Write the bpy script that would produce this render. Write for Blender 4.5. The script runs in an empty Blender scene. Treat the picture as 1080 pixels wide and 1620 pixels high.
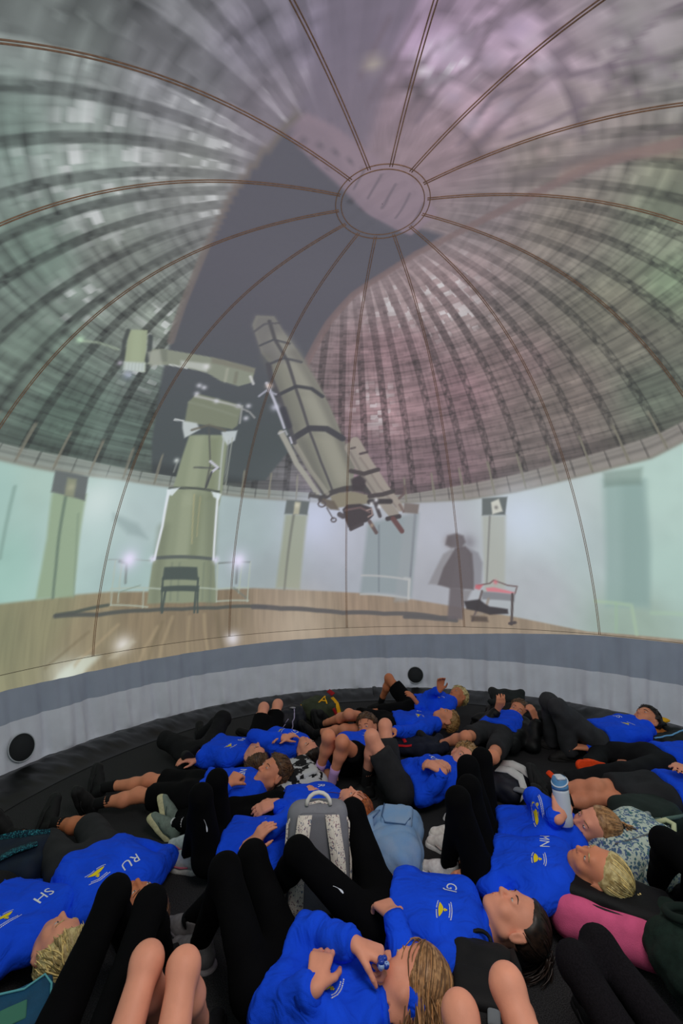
import bpy, bmesh, math, random
import numpy as np
from mathutils import Matrix, Vector
from mathutils.bvhtree import BVHTree

scene = bpy.context.scene
COL = scene.collection

# ------------------------------------------------------------------ camera
cam_data = bpy.data.cameras.new('camera')
cam = bpy.data.objects.new('camera', cam_data)
COL.objects.link(cam)
cam_data.sensor_fit = 'HORIZONTAL'
cam_data.sensor_width = 36.0
cam_data.lens = 23.92
cam_data.clip_start = 0.02
cam.matrix_world = Matrix(((0.99964, 0.02677, 0.0, -0.2627),
                           (0.00298, -0.11119, -0.99379, -2.2251),
                           (-0.02661, 0.99344, -0.11123, 1.2799),
                           (0, 0, 0, 1)))
scene.camera = cam

# ------------------------------------------------------------------ world, exposure
world = bpy.data.worlds.new('world')
scene.world = world
world.use_nodes = True
world.node_tree.nodes['Background'].inputs[0].default_value = (0.0, 0.0, 0.0, 1)
world.node_tree.nodes['Background'].inputs[1].default_value = 0.0
scene.view_settings.view_transform = 'Standard'
scene.view_settings.look = 'None'
scene.view_settings.exposure = 0.0
scene.view_settings.gamma = 1.0
scene.view_settings.use_curve_mapping = False
scene.cycles.use_denoising = True
scene.cycles.max_bounces = 6
scene.cycles.diffuse_bounces = 4

# soft unseen area lamp, added behind the camera to brighten the children
lamp = bpy.data.lights.new('fill_lamp', 'AREA')
lamp.shape = 'DISK'; lamp.size = 0.9; lamp.energy = 21.0; lamp.color = (1.0, 0.93, 0.88)
lamp_ob = bpy.data.objects.new('fill_lamp', lamp); COL.objects.link(lamp_ob)
lamp_ob.location = (0.15, -1.75, 2.35)
lamp_ob.rotation_euler = (Vector((0.0, 0.2, 0.0)) - lamp_ob.location).to_track_quat('-Z', 'Y').to_euler()

SCREEN_GAIN = 0.92        # share of the picture on the dome that is projected light
rng = np.random.default_rng(7)
random.seed(7)


# ------------------------------------------------------------------ helpers
def lin(c):
    c = np.asarray(c, float) / 255.0
    return np.where(c <= 0.04045, c / 12.92, ((c + 0.055) / 1.055) ** 2.4)


def tag(o, label=None, category=None, group=None, kind=None):
    if label: o['label'] = label
    if category: o['category'] = category
    if group: o['group'] = group
    if kind: o['kind'] = kind
    return o


def empty(name, loc):
    o = bpy.data.objects.new(name, None)
    COL.objects.link(o)
    o.location = loc
    o.empty_display_size = 0.05
    return o


def mesh_data(name, verts, faces, mats=(), smooth=True, fmat=None):
    me = bpy.data.meshes.new(name)
    verts = np.asarray(verts, np.float32)
    if isinstance(faces, np.ndarray):
        nf, k = faces.shape
        me.vertices.add(len(verts)); me.vertices.foreach_set('co', verts.ravel())
        me.loops.add(nf * k); me.loops.foreach_set('vertex_index', faces.astype(np.int32).ravel())
        me.polygons.add(nf)
        me.polygons.foreach_set('loop_start', np.arange(0, nf * k, k, dtype=np.int32))
        me.update(calc_edges=True)
    else:
        me.from_pydata([tuple(v) for v in verts.tolist()], [], [tuple(f) for f in faces])
    if smooth:
        me.polygons.foreach_set('use_smooth', np.ones(len(me.polygons), bool))
    for m in mats: me.materials.append(m)
    if fmat is not None: me.polygons.foreach_set('material_index', np.asarray(fmat, np.int32))
    me.validate()
    return me


def obj(name, me, parent=None, matrix=None):
    o = bpy.data.objects.new(name, me)
    COL.objects.link(o)
    if parent is not None: o.parent = parent
    if matrix is not None: o.matrix_local = matrix
    return o


MATS = {}


def mat(name, rgb, rough=0.8, var=0.0, scale=20.0, bump=0.0, bump_scale=200.0, spec=0.3, metal=0.0, rgb2=None, sheen=0.0, drape=0.0):
    """procedural material: base colour (sRGB 0-255) with noise variation, fine relief"""
    if name in MATS: return MATS[name]
    m = bpy.data.materials.new(name)
    m.use_nodes = True
    nt = m.node_tree
    b = nt.nodes['Principled BSDF']
    c = tuple(lin(rgb))
    b.inputs['Roughness'].default_value = rough
    b.inputs['Metallic'].default_value = metal
    b.inputs['Specular IOR Level'].default_value = spec
    if sheen: b.inputs['Sheen Weight'].default_value = sheen
    tc = nt.nodes.new('ShaderNodeTexCoord')
    if var or rgb2 is not None:
        n = nt.nodes.new('ShaderNodeTexNoise')
        n.inputs['Scale'].default_value = scale
        n.inputs['Detail'].default_value = 4
        nt.links.new(tc.outputs['Object'], n.inputs['Vector'])
        r = nt.nodes.new('ShaderNodeValToRGB')
        a = np.array(c)
        lo, hi = (a * (1 - var), np.minimum(a * (1 + var), 1)) if rgb2 is None else (a, lin(rgb2))
        r.color_ramp.elements[0].position = 0.35
        r.color_ramp.elements[1].position = 0.65
        r.color_ramp.elements[0].color = (*lo, 1)
        r.color_ramp.elements[1].color = (*hi, 1)
        nt.links.new(n.outputs['Fac'], r.inputs['Fac'])
        nt.links.new(r.outputs['Color'], b.inputs['Base Color'])
    else:
        b.inputs['Base Color'].default_value = (*c, 1)
    if bump:
        n2 = nt.nodes.new('ShaderNodeTexNoise')
        n2.inputs['Scale'].default_value = bump_scale
        n2.inputs['Detail'].default_value = 3
        nt.links.new(tc.outputs['Object'], n2.inputs['Vector'])
        bp = nt.nodes.new('ShaderNodeBump')
        bp.inputs['Strength'].default_value = bump
        bp.inputs['Distance'].default_value = 0.004
        nt.links.new(n2.outputs['Fac'], bp.inputs['Height'])
        if drape:
            n3 = nt.nodes.new('ShaderNodeTexNoise')
            n3.inputs['Scale'].default_value = 11.0; n3.inputs['Detail'].default_value = 2; n3.inputs['Distortion'].default_value = 1.6
            nt.links.new(tc.outputs['Object'], n3.inputs['Vector'])
            b3 = nt.nodes.new('ShaderNodeBump'); b3.inputs['Strength'].default_value = drape; b3.inputs['Distance'].default_value = 0.02
            nt.links.new(n3.outputs['Fac'], b3.inputs['Height'])
            nt.links.new(b3.outputs['Normal'], bp.inputs['Normal'])
        nt.links.new(bp.outputs['Normal'], b.inputs['Normal'])
    MATS[name] = m
    return m


def tube(pts, rad, sides=6, closed=False):
    """verts, quads of a swept tube; rad scalar or list"""
    pts = np.asarray(pts, float)
    n = len(pts)
    rad = np.broadcast_to(np.asarray(rad, float), (n,))
    t = np.gradient(pts, axis=0)
    if closed: t = np.roll(pts, -1, 0) - np.roll(pts, 1, 0)
    t /= np.linalg.norm(t, axis=1)[:, None] + 1e-12
    ref = np.array([0, 0, 1.0]) if abs(t[:, 2]).mean() < 0.8 else np.array([1.0, 0, 0])
    u = np.cross(t, ref); u /= np.linalg.norm(u, axis=1)[:, None] + 1e-12
    w = np.cross(t, u)
    a = np.arange(sides) * 2 * np.pi / sides
    V = pts[:, None, :] + rad[:, None, None] * (np.cos(a)[None, :, None] * u[:, None, :] + np.sin(a)[None, :, None] * w[:, None, :])
    V = V.reshape(-1, 3)
    F = []
    for i in range(n if closed else n - 1):
        j = (i + 1) % n
        for k in range(sides):
            l = (k + 1) % sides
            F.append((i * sides + k, i * sides + l, j * sides + l, j * sides + k))
    if not closed:
        c0, c1 = len(V), len(V) + 1
        V = np.vstack([V, pts[0], pts[-1]])
        for k in range(sides):
            l = (k + 1) % sides
            F.append((c0, l, k, k)); F.append((c1, (n - 1) * sides + k, (n - 1) * sides + l, (n - 1) * sides + l))
        F = [tuple(dict.fromkeys(f)) for f in F]
    return V, F


def join(parts):
    V, F = [], []
    o = 0
    for v, f in parts:
        V.append(np.asarray(v, float))
        F += [tuple(i + o for i in q) for q in (f.tolist() if isinstance(f, np.ndarray) else f)]
        o += len(v)
    return np.vstack(V), F


# ------------------------------------------------------------------ the dome: shape
R_DOME, Z_RIM, H_DOME = 2.75, 0.5874, 2.5903
PROFILE_A, PROFILE_B = 0.78248, 1.1958
N_GORE, SEAM_PHASE, R_CAP = 14, -0.08691, 0.236
R_FOOT = 2.577


def dome_point(phi, t, inset=0.0):
    r = R_DOME * np.cos(t) ** PROFILE_A - inset * np.cos(t)
    z = Z_RIM + H_DOME * np.sin(t) ** PROFILE_B - inset * np.sin(t)
    return np.stack([r * np.sin(phi), r * np.cos(phi), z + 0 * phi], -1)


T_CAP = math.acos((R_CAP / R_DOME) ** (1 / PROFILE_A))

# ------------------------------------------------------------------ the projected picture, laid out in dome-master coordinates
# (x, y) = (1 - t / 90deg) * (sin azimuth, cos azimuth): centre = top of the dome, unit circle = rim
PIC_FEATURES = [
('P',(110,101,116),0.00632,0.75,[(-0.0633,-0.0903),(-0.0516,-0.1194),(-0.0497,-0.1471),(-0.0479,-0.1733),(-0.0471,-0.2002),(-0.0287,-0.1972),(-0.0105,-0.1953),(0.0076,-0.1945),(0.002,-0.1578),(-0.0022,-0.133),(-0.0068,-0.1071),(-0.0101,-0.0759),(-0.0133,-0.0441),(-0.0352,-0.059)]),
('P',(136,118,130),0.00227,0.85,[(-0.07,-0.0673),(-0.0578,-0.0845),(-0.0359,-0.0674),(-0.0047,-0.0338),(0.0165,-0.0169),(0.0392,0.009),(0.0234,0.029),(0.0046,0.0198),(-0.0158,-0.0027),(-0.0468,-0.0359)]),
('L',(98,88,98),0.00078,0.00104,0.7,[(-0.0614,-0.0535),(-0.0519,-0.0721)]),
('L',(98,88,98),0.00077,0.00103,0.7,[(-0.0501,-0.0423),(-0.0414,-0.0612)]),
('L',(98,88,98),0.00076,0.00101,0.7,[(-0.0388,-0.0316),(-0.0309,-0.0505)]),
('L',(98,88,98),0.00073,0.00097,0.7,[(-0.0277,-0.0214),(-0.0207,-0.0401)]),
('L',(98,88,98),0.00069,0.00091,0.7,[(-0.0169,-0.0119),(-0.011,-0.0302)]),
('L',(98,88,98),0.00061,0.00081,0.7,[(-0.0071,-0.0037),(-0.0021,-0.0209)]),
('L',(98,88,98),0.0005,0.00067,0.7,[(-0.0,0.0018),(0.0057,-0.0129)]),
('L',(98,88,98),0.00063,0.00084,0.7,[(0.0082,0.0099),(0.0141,-0.0066)]),
('L',(98,88,98),0.0008,0.00106,0.7,[(0.0202,0.0205),(0.0253,0.0002)]),
('P',(86,84,94),0.00145,0.9,[(-0.0251,-0.0035),(-0.0156,0.0004),(-0.0007,0.0111),(0.0184,0.0283),(0.0005,0.031),(-0.0172,0.0219),(-0.0232,0.0103)]),
('L',(108,94,106),0.00182,0.00182,0.55,[(0.0673,-0.1732),(0.0804,-0.1618),(0.1034,-0.1249),(0.1314,-0.1061)]),
('L',(108,94,106),0.00188,0.00188,0.55,[(0.0738,-0.1838),(0.0964,-0.1512),(0.1059,-0.1309),(0.1165,-0.1099),(0.1399,-0.0827)]),
('L',(108,94,106),0.00184,0.00184,0.55,[(0.1148,-0.1901),(0.1303,-0.1616),(0.137,-0.1381),(0.1443,-0.1132)]),
('L',(108,94,106),0.00184,0.00184,0.55,[(0.1358,-0.1404),(0.0964,-0.1512)]),
('L',(108,94,106),0.00176,0.00176,0.55,[(0.1358,-0.1404),(0.1428,-0.1623),(0.1486,-0.1832),(0.1572,-0.1987)]),
('L',(108,94,106),0.00189,0.00189,0.55,[(0.1358,-0.1404),(0.1541,-0.151),(0.1715,-0.162)]),
('L',(108,94,106),0.00192,0.00192,0.55,[(0.1358,-0.1404),(0.1108,-0.1244)]),
('L',(108,94,106),0.00199,0.00199,0.55,[(0.1358,-0.1404),(0.1744,-0.1243)]),
('L',(108,94,106),0.00177,0.00177,0.55,[(0.0503,-0.156),(0.0356,-0.1431),(0.0203,-0.1305),(0.0045,-0.1012)]),
('L',(108,94,106),0.00179,0.00179,0.55,[(0.0503,-0.156),(0.0454,-0.12),(0.0299,-0.1023)]),
('L',(108,94,106),0.00168,0.00168,0.55,[(0.0503,-0.156),(0.0734,-0.1721)]),
('L',(108,94,106),0.0018,0.0018,0.55,[(0.0503,-0.156),(0.0718,-0.1325),(0.1034,-0.1249)]),
('L',(108,94,106),0.00181,0.00181,0.55,[(0.0295,-0.1049),(0.0121,-0.1199),(-0.0067,-0.1177)]),
('L',(108,94,106),0.0019,0.0019,0.55,[(0.0295,-0.1049),(0.0625,-0.0965),(0.0869,-0.1099)]),
('L',(108,94,106),0.00187,0.00187,0.55,[(0.0295,-0.1049),(0.0155,-0.0683)]),
('L',(108,94,106),0.00196,0.00196,0.55,[(0.0625,-0.0965),(0.0495,-0.0669)]),
('L',(108,94,106),0.0018,0.0018,0.55,[(0.0062,-0.1528),(-0.001,-0.1304),(-0.0088,-0.1073),(-0.0171,-0.0836)]),
('L',(108,94,106),0.00178,0.00178,0.55,[(-0.0102,-0.1535),(-0.0164,-0.1316),(-0.0231,-0.1088)]),
('L',(108,94,106),0.00184,0.00184,0.55,[(0.139,-0.1844),(0.1593,-0.157),(0.1914,-0.1488)]),
('L',(108,94,106),0.00193,0.00193,0.55,[(0.0718,-0.1325),(0.0625,-0.0965),(0.0551,-0.0747),(0.0469,-0.0528)]),
('L',(108,94,106),0.00201,0.00201,0.55,[(0.1034,-0.1249),(0.0821,-0.0926),(0.0711,-0.0724),(0.0591,-0.0521)]),
('L',(108,94,106),0.00213,0.00213,0.55,[(0.1314,-0.1061),(0.107,-0.0793),(0.0802,-0.0617)]),
('G',(176,165,150),0.00636,0.7,(-0.0162,-0.1186)),
('G',(176,160,180),0.01148,0.7,(0.026,-0.1308)),
('G',(190,175,190),0.00751,0.7,(0.0911,-0.1268)),
('G',(186,165,180),0.00737,0.7,(0.1024,-0.1126)),
('G',(168,150,170),0.00659,0.7,(0.0356,-0.0894)),
('G',(176,160,175),0.00692,0.7,(0.0513,-0.0699)),
('G',(165,150,165),0.00594,0.7,(0.073,-0.0905)),
('G',(165,158,160),0.01272,0.7,(0.1334,-0.1824)),
('G',(158,150,155),0.00871,0.7,(0.1702,-0.148)),
('G',(170,150,176),0.00955,0.7,(0.067,-0.1516)),
('G',(156,142,150),0.00894,0.7,(0.1123,-0.1558)),
('G',(160,146,156),0.0086,0.7,(0.1089,-0.1695)),
('G',(180,165,180),0.00534,0.7,(0.0773,-0.1439)),
('G',(165,148,168),0.00637,0.7,(0.0549,-0.1241)),
('G',(170,152,165),0.00498,0.7,(0.0696,-0.0844)),
('G',(170,150,150),0.00575,0.7,(0.1154,-0.0581)),
('G',(165,148,145),0.00573,0.7,(0.134,-0.0704)),
('P',(136,112,106),0.00611,0.6,[(0.1373,-0.0512),(0.1672,-0.0728),(0.1954,-0.0913),(0.221,-0.1108),(0.2353,-0.0939),(0.2129,-0.0836),(0.1894,-0.0741),(0.1584,-0.0489),(0.1405,-0.0325)]),
('P',(104,94,96),0.0048,0.6,[(0.0963,-0.03),(0.1259,-0.0484),(0.1536,-0.0685),(0.1789,-0.0897),(0.196,-0.106),(0.2116,-0.1224),(0.2191,-0.1132),(0.1992,-0.0929),(0.1769,-0.0729),(0.1403,-0.0456),(0.1058,-0.0223)]),
('G',(215,228,225),0.04947,0.75,(-0.5634,0.3182)),
('G',(190,210,210),0.08238,0.35,(-0.595,0.369)),
('G',(200,208,235),0.05892,0.8,(-0.1459,0.65)),
('G',(190,195,215),0.12215,0.4,(-0.1475,0.6599)),
('G',(205,215,235),0.07054,0.75,(0.3956,0.5612)),
('G',(190,205,215),0.09259,0.4,(0.4622,0.5471)),
('G',(180,185,200),0.07806,0.4,(0.1966,0.6726)),
('P',(140,160,128),0.00521,0.85,[(-0.5976,0.2279),(-0.5669,0.2874),(-0.6329,0.337),(-0.682,0.375),(-0.7341,0.412),(-0.772,0.3323),(-0.719,0.3065),(-0.6684,0.2787)]),
('L',(95,115,100),0.00324,0.00259,0.8,[(-0.59,0.2552),(-0.6539,0.2981),(-0.703,0.3331),(-0.755,0.3669)]),
('L',(120,150,140),0.00338,0.00338,0.6,[(-0.6198,0.163),(-0.6686,0.1866),(-0.7298,0.2158)]),
('L',(120,140,120),0.00205,0.00273,0.5,[(-0.6031,0.3019),(-0.6654,0.3569),(-0.7329,0.411)]),
('P',(150,155,135),0.00727,0.85,[(-0.2212,0.6117),(-0.1625,0.6305),(-0.1897,0.7118),(-0.2301,0.828),(-0.3039,0.7947),(-0.2559,0.6951)]),
('L',(110,112,105),0.00363,0.00363,0.8,[(-0.1991,0.6201),(-0.2361,0.7078),(-0.2783,0.8087)]),
('P',(165,168,158),0.00692,0.75,[(0.3026,0.5983),(0.3569,0.5727),(0.3918,0.6603),(0.4295,0.7532),(0.3775,0.7907),(0.3383,0.6917)]),
('L',(120,120,118),0.0026,0.0026,0.8,[(0.3216,0.5928),(0.3477,0.6768),(0.3751,0.7654)]),
('P',(134,146,150),0.00938,0.8,[(0.0015,0.6786),(0.1413,0.6406),(0.1465,0.7551),(0.1495,0.8788),(-0.0279,0.877),(-0.0114,0.7749)]),
('L',(112,120,128),0.00283,0.00283,0.7,[(0.0337,0.6838),(0.0357,0.7748),(0.0371,0.8712)]),
('L',(108,112,122),0.00364,0.00273,0.8,[(0.1316,0.6447),(0.1361,0.7343),(0.1393,0.8285)]),
('P',(150,155,160),0.00931,0.6,[(0.1043,0.6535),(0.1362,0.6178),(0.1395,0.7629),(0.1374,0.8949),(0.0923,0.9),(0.0981,0.8128),(0.1021,0.7316)]),
('P',(138,165,160),0.01127,0.75,[(0.4917,0.3758),(0.5448,0.3197),(0.5931,0.3657),(0.6435,0.4117),(0.6923,0.4652),(0.7461,0.5213),(0.6764,0.6083),(0.6267,0.5469),(0.5817,0.4885),(0.5357,0.4316)]),
('P',(128,155,150),0.01384,0.5,[(0.5162,0.3515),(0.5448,0.3197),(0.589,0.3666),(0.635,0.4141),(0.6837,0.4625),(0.7368,0.5123),(0.6989,0.5683),(0.6482,0.5113),(0.6019,0.4567),(0.5582,0.4035)]),
('P',(105,125,115),0.0063,0.5,[(0.4814,0.3616),(0.5252,0.3021),(0.5469,0.3308),(0.502,0.3861)]),
('P',(92,98,98),0.00241,0.95,[(-0.5656,0.2047),(-0.541,0.2645),(-0.5775,0.294),(-0.5985,0.2263)]),
('P',(92,98,98),0.00336,0.95,[(-0.2085,0.577),(-0.1514,0.5977),(-0.1637,0.6312),(-0.2229,0.6101)]),
('P',(92,98,98),0.00316,0.95,[(0.2886,0.5571),(0.3424,0.5281),(0.3552,0.572),(0.3026,0.5983)]),
('P',(112,100,95),0.00338,0.9,[(0.0995,0.6178),(0.1386,0.6158),(0.1389,0.6415),(0.0982,0.6441)]),
('P',(135,140,115),0.00363,0.9,[(-0.564,0.2334),(-0.5569,0.2496),(-0.5845,0.2706),(-0.5914,0.2528)]),
('G',(165,165,140),0.00726,0.7,(-0.5729,0.2521)),
('P',(175,172,150),0.00336,0.9,[(-0.1885,0.5885),(-0.1745,0.5941),(-0.1859,0.6241),(-0.2004,0.6186)]),
('G',(205,200,180),0.00669,0.8,(-0.1851,0.5987)),
('P',(205,205,195),0.00316,0.95,[(0.3121,0.5576),(0.3261,0.5418),(0.3461,0.5665),(0.3257,0.5851)]),
('G',(90,85,85),0.00474,0.7,(0.3282,0.5645)),
('P',(130,150,150),0.00855,0.5,[(-0.5611,0.3622),(-0.5403,0.423),(-0.5447,0.4674),(-0.5685,0.4224),(-0.5692,0.3718)]),
('L',(178,178,178),0.00296,0.00237,0.8,[(-0.0203,0.8226),(0.0538,0.8256),(0.1393,0.8285)]),
('L',(172,174,174),0.00314,0.00251,0.8,[(-0.0261,0.8788),(0.0554,0.8822),(0.1417,0.8841)]),
('L',(178,178,178),0.00304,0.00243,0.8,[(0.1355,0.8279),(0.1391,0.8845)]),
('L',(180,182,182),0.00401,0.00301,0.7,[(0.1216,0.8253),(0.1385,0.8245),(0.141,0.886)]),
('L',(165,190,160),0.00426,0.00512,0.6,[(0.6497,0.6187),(0.7146,0.5521),(0.7823,0.6006)]),
('L',(150,180,150),0.00352,0.00528,0.5,[(0.6889,0.5817),(0.7449,0.6428)]),
('L',(165,195,165),0.00465,0.0062,0.4,[(0.7565,0.5227),(0.7938,0.4597)]),
('G',(225,232,225),0.04804,0.6,(-0.9054,0.5027)),
('P',(208,218,205),0.00974,0.7,[(-0.9267,0.4719),(-0.896,0.4888),(-0.8449,0.5211),(-0.8214,0.5737),(-0.8854,0.5486),(-0.917,0.5099)]),
('G',(228,225,220),0.02822,0.85,(-0.7622,0.6107)),
('G',(225,222,230),0.02691,0.85,(-0.504,0.8715)),
('P',(190,185,165),0.00891,0.6,[(-0.8181,0.599),(-0.8072,0.6191),(-0.7357,0.6371),(-0.7341,0.6252)]),
('L',(168,150,118),0.00437,0.00655,0.5,[(-0.7362,0.738),(-0.6164,0.6747)]),
('L',(168,150,118),0.00468,0.00702,0.5,[(-0.7793,0.6882),(-0.6644,0.6612)]),
('L',(168,150,118),0.00458,0.00687,0.5,[(-0.6596,0.8068),(-0.5782,0.714)]),
('L',(168,150,118),0.00454,0.00681,0.5,[(-0.5996,0.8453),(-0.5386,0.7404)]),
('L',(168,150,118),0.00368,0.00552,0.5,[(-0.8747,0.5159),(-0.8003,0.5401),(-0.7271,0.5593)]),
('L',(110,98,72),0.00441,0.00661,0.4,[(-0.7561,0.711),(-0.6454,0.6624)]),
('L',(110,98,72),0.00463,0.00695,0.4,[(-0.5535,0.8744),(-0.5071,0.7663)]),
('L',(110,98,72),0.00348,0.00522,0.4,[(-0.9055,0.4409),(-0.8423,0.4711),(-0.7805,0.4986)]),
('G',(200,185,165),0.11625,0.5,(-0.2622,0.9475)),
('L',(70,78,70),0.00382,0.00229,0.9,[(-0.7832,0.3955),(-0.7603,0.4338),(-0.7059,0.502)]),
('L',(72,76,72),0.00492,0.00268,0.9,[(-0.7845,0.3965),(-0.7362,0.4951),(-0.6527,0.6032),(-0.5816,0.6789),(-0.4968,0.7487),(-0.3545,0.8338)]),
('L',(82,80,82),0.00737,0.0034,0.9,[(-0.3928,0.8125),(-0.3071,0.8607),(-0.1876,0.907),(-0.0947,0.9335),(0.057,0.9441),(0.2611,0.9247),(0.3131,0.9114)]),
('L',(82,80,82),0.00709,0.00354,0.9,[(0.1335,0.9487),(0.2459,0.9342),(0.3186,0.9185)]),
('P',(134,143,118),0.00291,1.0,[(-0.3519,0.331),(-0.2837,0.3719),(-0.3458,0.4843),(-0.3698,0.5156),(-0.4671,0.4405),(-0.4358,0.4119)]),
('P',(134,143,118),0.00327,1.0,[(-0.447,0.4167),(-0.3573,0.4911),(-0.3971,0.5616),(-0.4403,0.6328),(-0.4891,0.7352),(-0.5725,0.6649),(-0.6424,0.589),(-0.5663,0.5192),(-0.5046,0.4693)]),
('P',(150,158,132),0.00714,0.6,[(-0.3438,0.3365),(-0.3272,0.3471),(-0.3717,0.414),(-0.4195,0.4806),(-0.4426,0.462),(-0.3915,0.3997)]),
('P',(152,160,134),0.00934,0.6,[(-0.4293,0.4391),(-0.4067,0.4569),(-0.4507,0.518),(-0.4981,0.5788),(-0.5228,0.556),(-0.4744,0.4977)]),
('P',(116,124,98),0.00949,0.6,[(-0.4067,0.4569),(-0.3878,0.4707),(-0.4308,0.5337),(-0.4772,0.5965),(-0.4929,0.5833),(-0.4483,0.52)]),
('P',(118,126,100),0.00728,0.6,[(-0.3211,0.3574),(-0.3037,0.3676),(-0.3375,0.431),(-0.3734,0.4948),(-0.3883,0.4847),(-0.3538,0.4206)]),
('L',(104,112,92),0.00964,0.01607,0.5,[(-0.5044,0.4774),(-0.5603,0.5386),(-0.622,0.5995)]),
('L',(106,114,94),0.01009,0.01682,0.5,[(-0.3784,0.4914),(-0.4157,0.5646),(-0.4561,0.6394),(-0.5012,0.7171)]),
('L',(165,160,120),0.00155,0.00155,0.8,[(-0.4067,0.4569),(-0.4692,0.5563)]),
('L',(165,158,118),0.00125,0.00156,0.6,[(-0.3977,0.4708),(-0.45,0.5488)]),
('L',(112,122,104),0.00254,0.00339,0.6,[(-0.5343,0.5613),(-0.5922,0.6332)]),
('L',(112,122,104),0.00257,0.00343,0.6,[(-0.5197,0.5754),(-0.5768,0.6492)]),
('L',(112,122,104),0.00267,0.00356,0.6,[(-0.4671,0.6205),(-0.5211,0.7008)]),
('L',(112,122,104),0.0027,0.00359,0.6,[(-0.4502,0.6334),(-0.503,0.7156)]),
('P',(118,124,104),0.00261,1.0,[(-0.32,0.2653),(-0.2986,0.2568),(-0.2351,0.3191),(-0.2596,0.3582),(-0.2717,0.3619),(-0.3469,0.3016)]),
('L',(168,170,165),0.00255,0.00192,0.9,[(-0.3028,0.2604),(-0.2744,0.2883),(-0.2382,0.3209)]),
('L',(128,134,116),0.00259,0.00259,0.7,[(-0.3182,0.2665),(-0.2538,0.3357)]),
('G',(205,205,215),0.00491,0.8,(-0.2986,0.2568)),
('G',(205,205,215),0.0051,0.8,(-0.2744,0.2883)),
('G',(205,205,215),0.00527,0.8,(-0.2415,0.3163)),
('G',(205,205,215),0.00531,0.8,(-0.2244,0.3236)),
('G',(205,205,215),0.00545,0.8,(-0.2381,0.3489)),
('G',(205,205,215),0.00483,0.8,(-0.2872,0.2433)),
('G',(205,205,215),0.00488,0.8,(-0.2816,0.2512)),
('L',(150,150,150),0.00202,0.00134,0.8,[(-0.2457,0.3144),(-0.2268,0.3381),(-0.222,0.3544)]),
('L',(150,152,150),0.00202,0.00135,0.8,[(-0.2351,0.3191),(-0.2532,0.3549)]),
('P',(190,198,198),0.00262,0.95,[(-0.3474,0.2948),(-0.3273,0.3145),(-0.3274,0.3307),(-0.3519,0.331),(-0.3624,0.3302),(-0.3552,0.3089)]),
('P',(188,196,198),0.00279,0.95,[(-0.2937,0.3569),(-0.2637,0.369),(-0.2766,0.3885),(-0.2947,0.3922),(-0.2971,0.3713)]),
('L',(95,92,80),0.00268,0.00201,0.8,[(-0.3423,0.323),(-0.3088,0.3309),(-0.286,0.3578)]),
('L',(200,205,205),0.00191,0.00127,0.9,[(-0.3582,0.284),(-0.3463,0.2956)]),
('L',(160,165,155),0.00147,0.00147,0.7,[(-0.279,0.3808),(-0.3431,0.4929)]),
('L',(150,155,145),0.00117,0.00147,0.6,[(-0.288,0.3826),(-0.3423,0.4865)]),
('L',(175,182,180),0.00219,0.00175,0.8,[(-0.2948,0.3725),(-0.3534,0.4796)]),
('L',(78,80,76),0.00171,0.00143,0.8,[(-0.3117,0.337),(-0.3455,0.4158),(-0.3776,0.4567)]),
('L',(78,82,80),0.00217,0.00144,0.8,[(-0.3772,0.4012),(-0.3328,0.4338)]),
('L',(200,200,215),0.0029,0.00145,0.85,[(-0.3418,0.4079),(-0.334,0.4297),(-0.3506,0.433)]),
('L',(60,62,66),0.00259,0.00148,0.85,[(-0.3506,0.433),(-0.3762,0.4577)]),
('G',(205,212,210),0.00548,0.9,(-0.3999,0.3646)),
('L',(150,155,150),0.00138,0.00138,0.7,[(-0.3991,0.3673),(-0.4182,0.3836)]),
('L',(70,76,70),0.00296,0.00178,0.9,[(-0.4434,0.4088),(-0.3953,0.4476),(-0.3558,0.485)]),
('L',(78,86,84),0.00413,0.00198,0.9,[(-0.5628,0.5145),(-0.5012,0.5712),(-0.4342,0.6333)]),
('L',(222,228,235),0.00301,0.00226,0.95,[(-0.4499,0.4141),(-0.5033,0.4706),(-0.562,0.5197)]),
('L',(222,228,235),0.00284,0.00243,0.95,[(-0.3603,0.4892),(-0.399,0.5567),(-0.4412,0.6283)]),
('P',(215,225,228),0.00216,0.9,[(-0.4498,0.4068),(-0.4257,0.4218),(-0.4481,0.4269),(-0.455,0.417)]),
('P',(215,225,228),0.0023,0.9,[(-0.3702,0.4743),(-0.3527,0.4925),(-0.3637,0.5024),(-0.3718,0.4887)]),
('G',(225,225,245),0.00786,0.9,(-0.5644,0.5145)),
('G',(225,225,245),0.00863,0.9,(-0.4357,0.633)),
('L',(170,182,168),0.00185,0.00154,0.75,[(-0.6252,0.4445),(-0.7025,0.5077)]),
('L',(170,182,168),0.00201,0.00167,0.75,[(-0.7025,0.5077),(-0.6469,0.5964)]),
('L',(170,182,168),0.00202,0.00168,0.75,[(-0.6243,0.5538),(-0.6565,0.586)]),
('L',(170,182,168),0.00211,0.00176,0.75,[(-0.6759,0.4811),(-0.5906,0.5935),(-0.4708,0.7023),(-0.3841,0.7546)]),
('L',(170,182,168),0.00187,0.00156,0.75,[(-0.6201,0.4611),(-0.6877,0.5205)]),
('L',(170,182,168),0.00218,0.00182,0.75,[(-0.4357,0.6439),(-0.4873,0.7321)]),
('L',(170,182,168),0.00234,0.00195,0.75,[(-0.4873,0.7321),(-0.3989,0.7883)]),
('L',(170,182,168),0.00226,0.00188,0.75,[(-0.3517,0.692),(-0.4033,0.7883)]),
('L',(170,182,168),0.00222,0.00185,0.75,[(-0.3743,0.6831),(-0.4172,0.751)]),
('L',(110,120,116),0.00305,0.00229,0.8,[(-0.6207,0.4528),(-0.6128,0.4711),(-0.6446,0.5027)]),
('L',(110,118,120),0.00365,0.00274,0.8,[(-0.3897,0.6816),(-0.4122,0.722)]),
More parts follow.
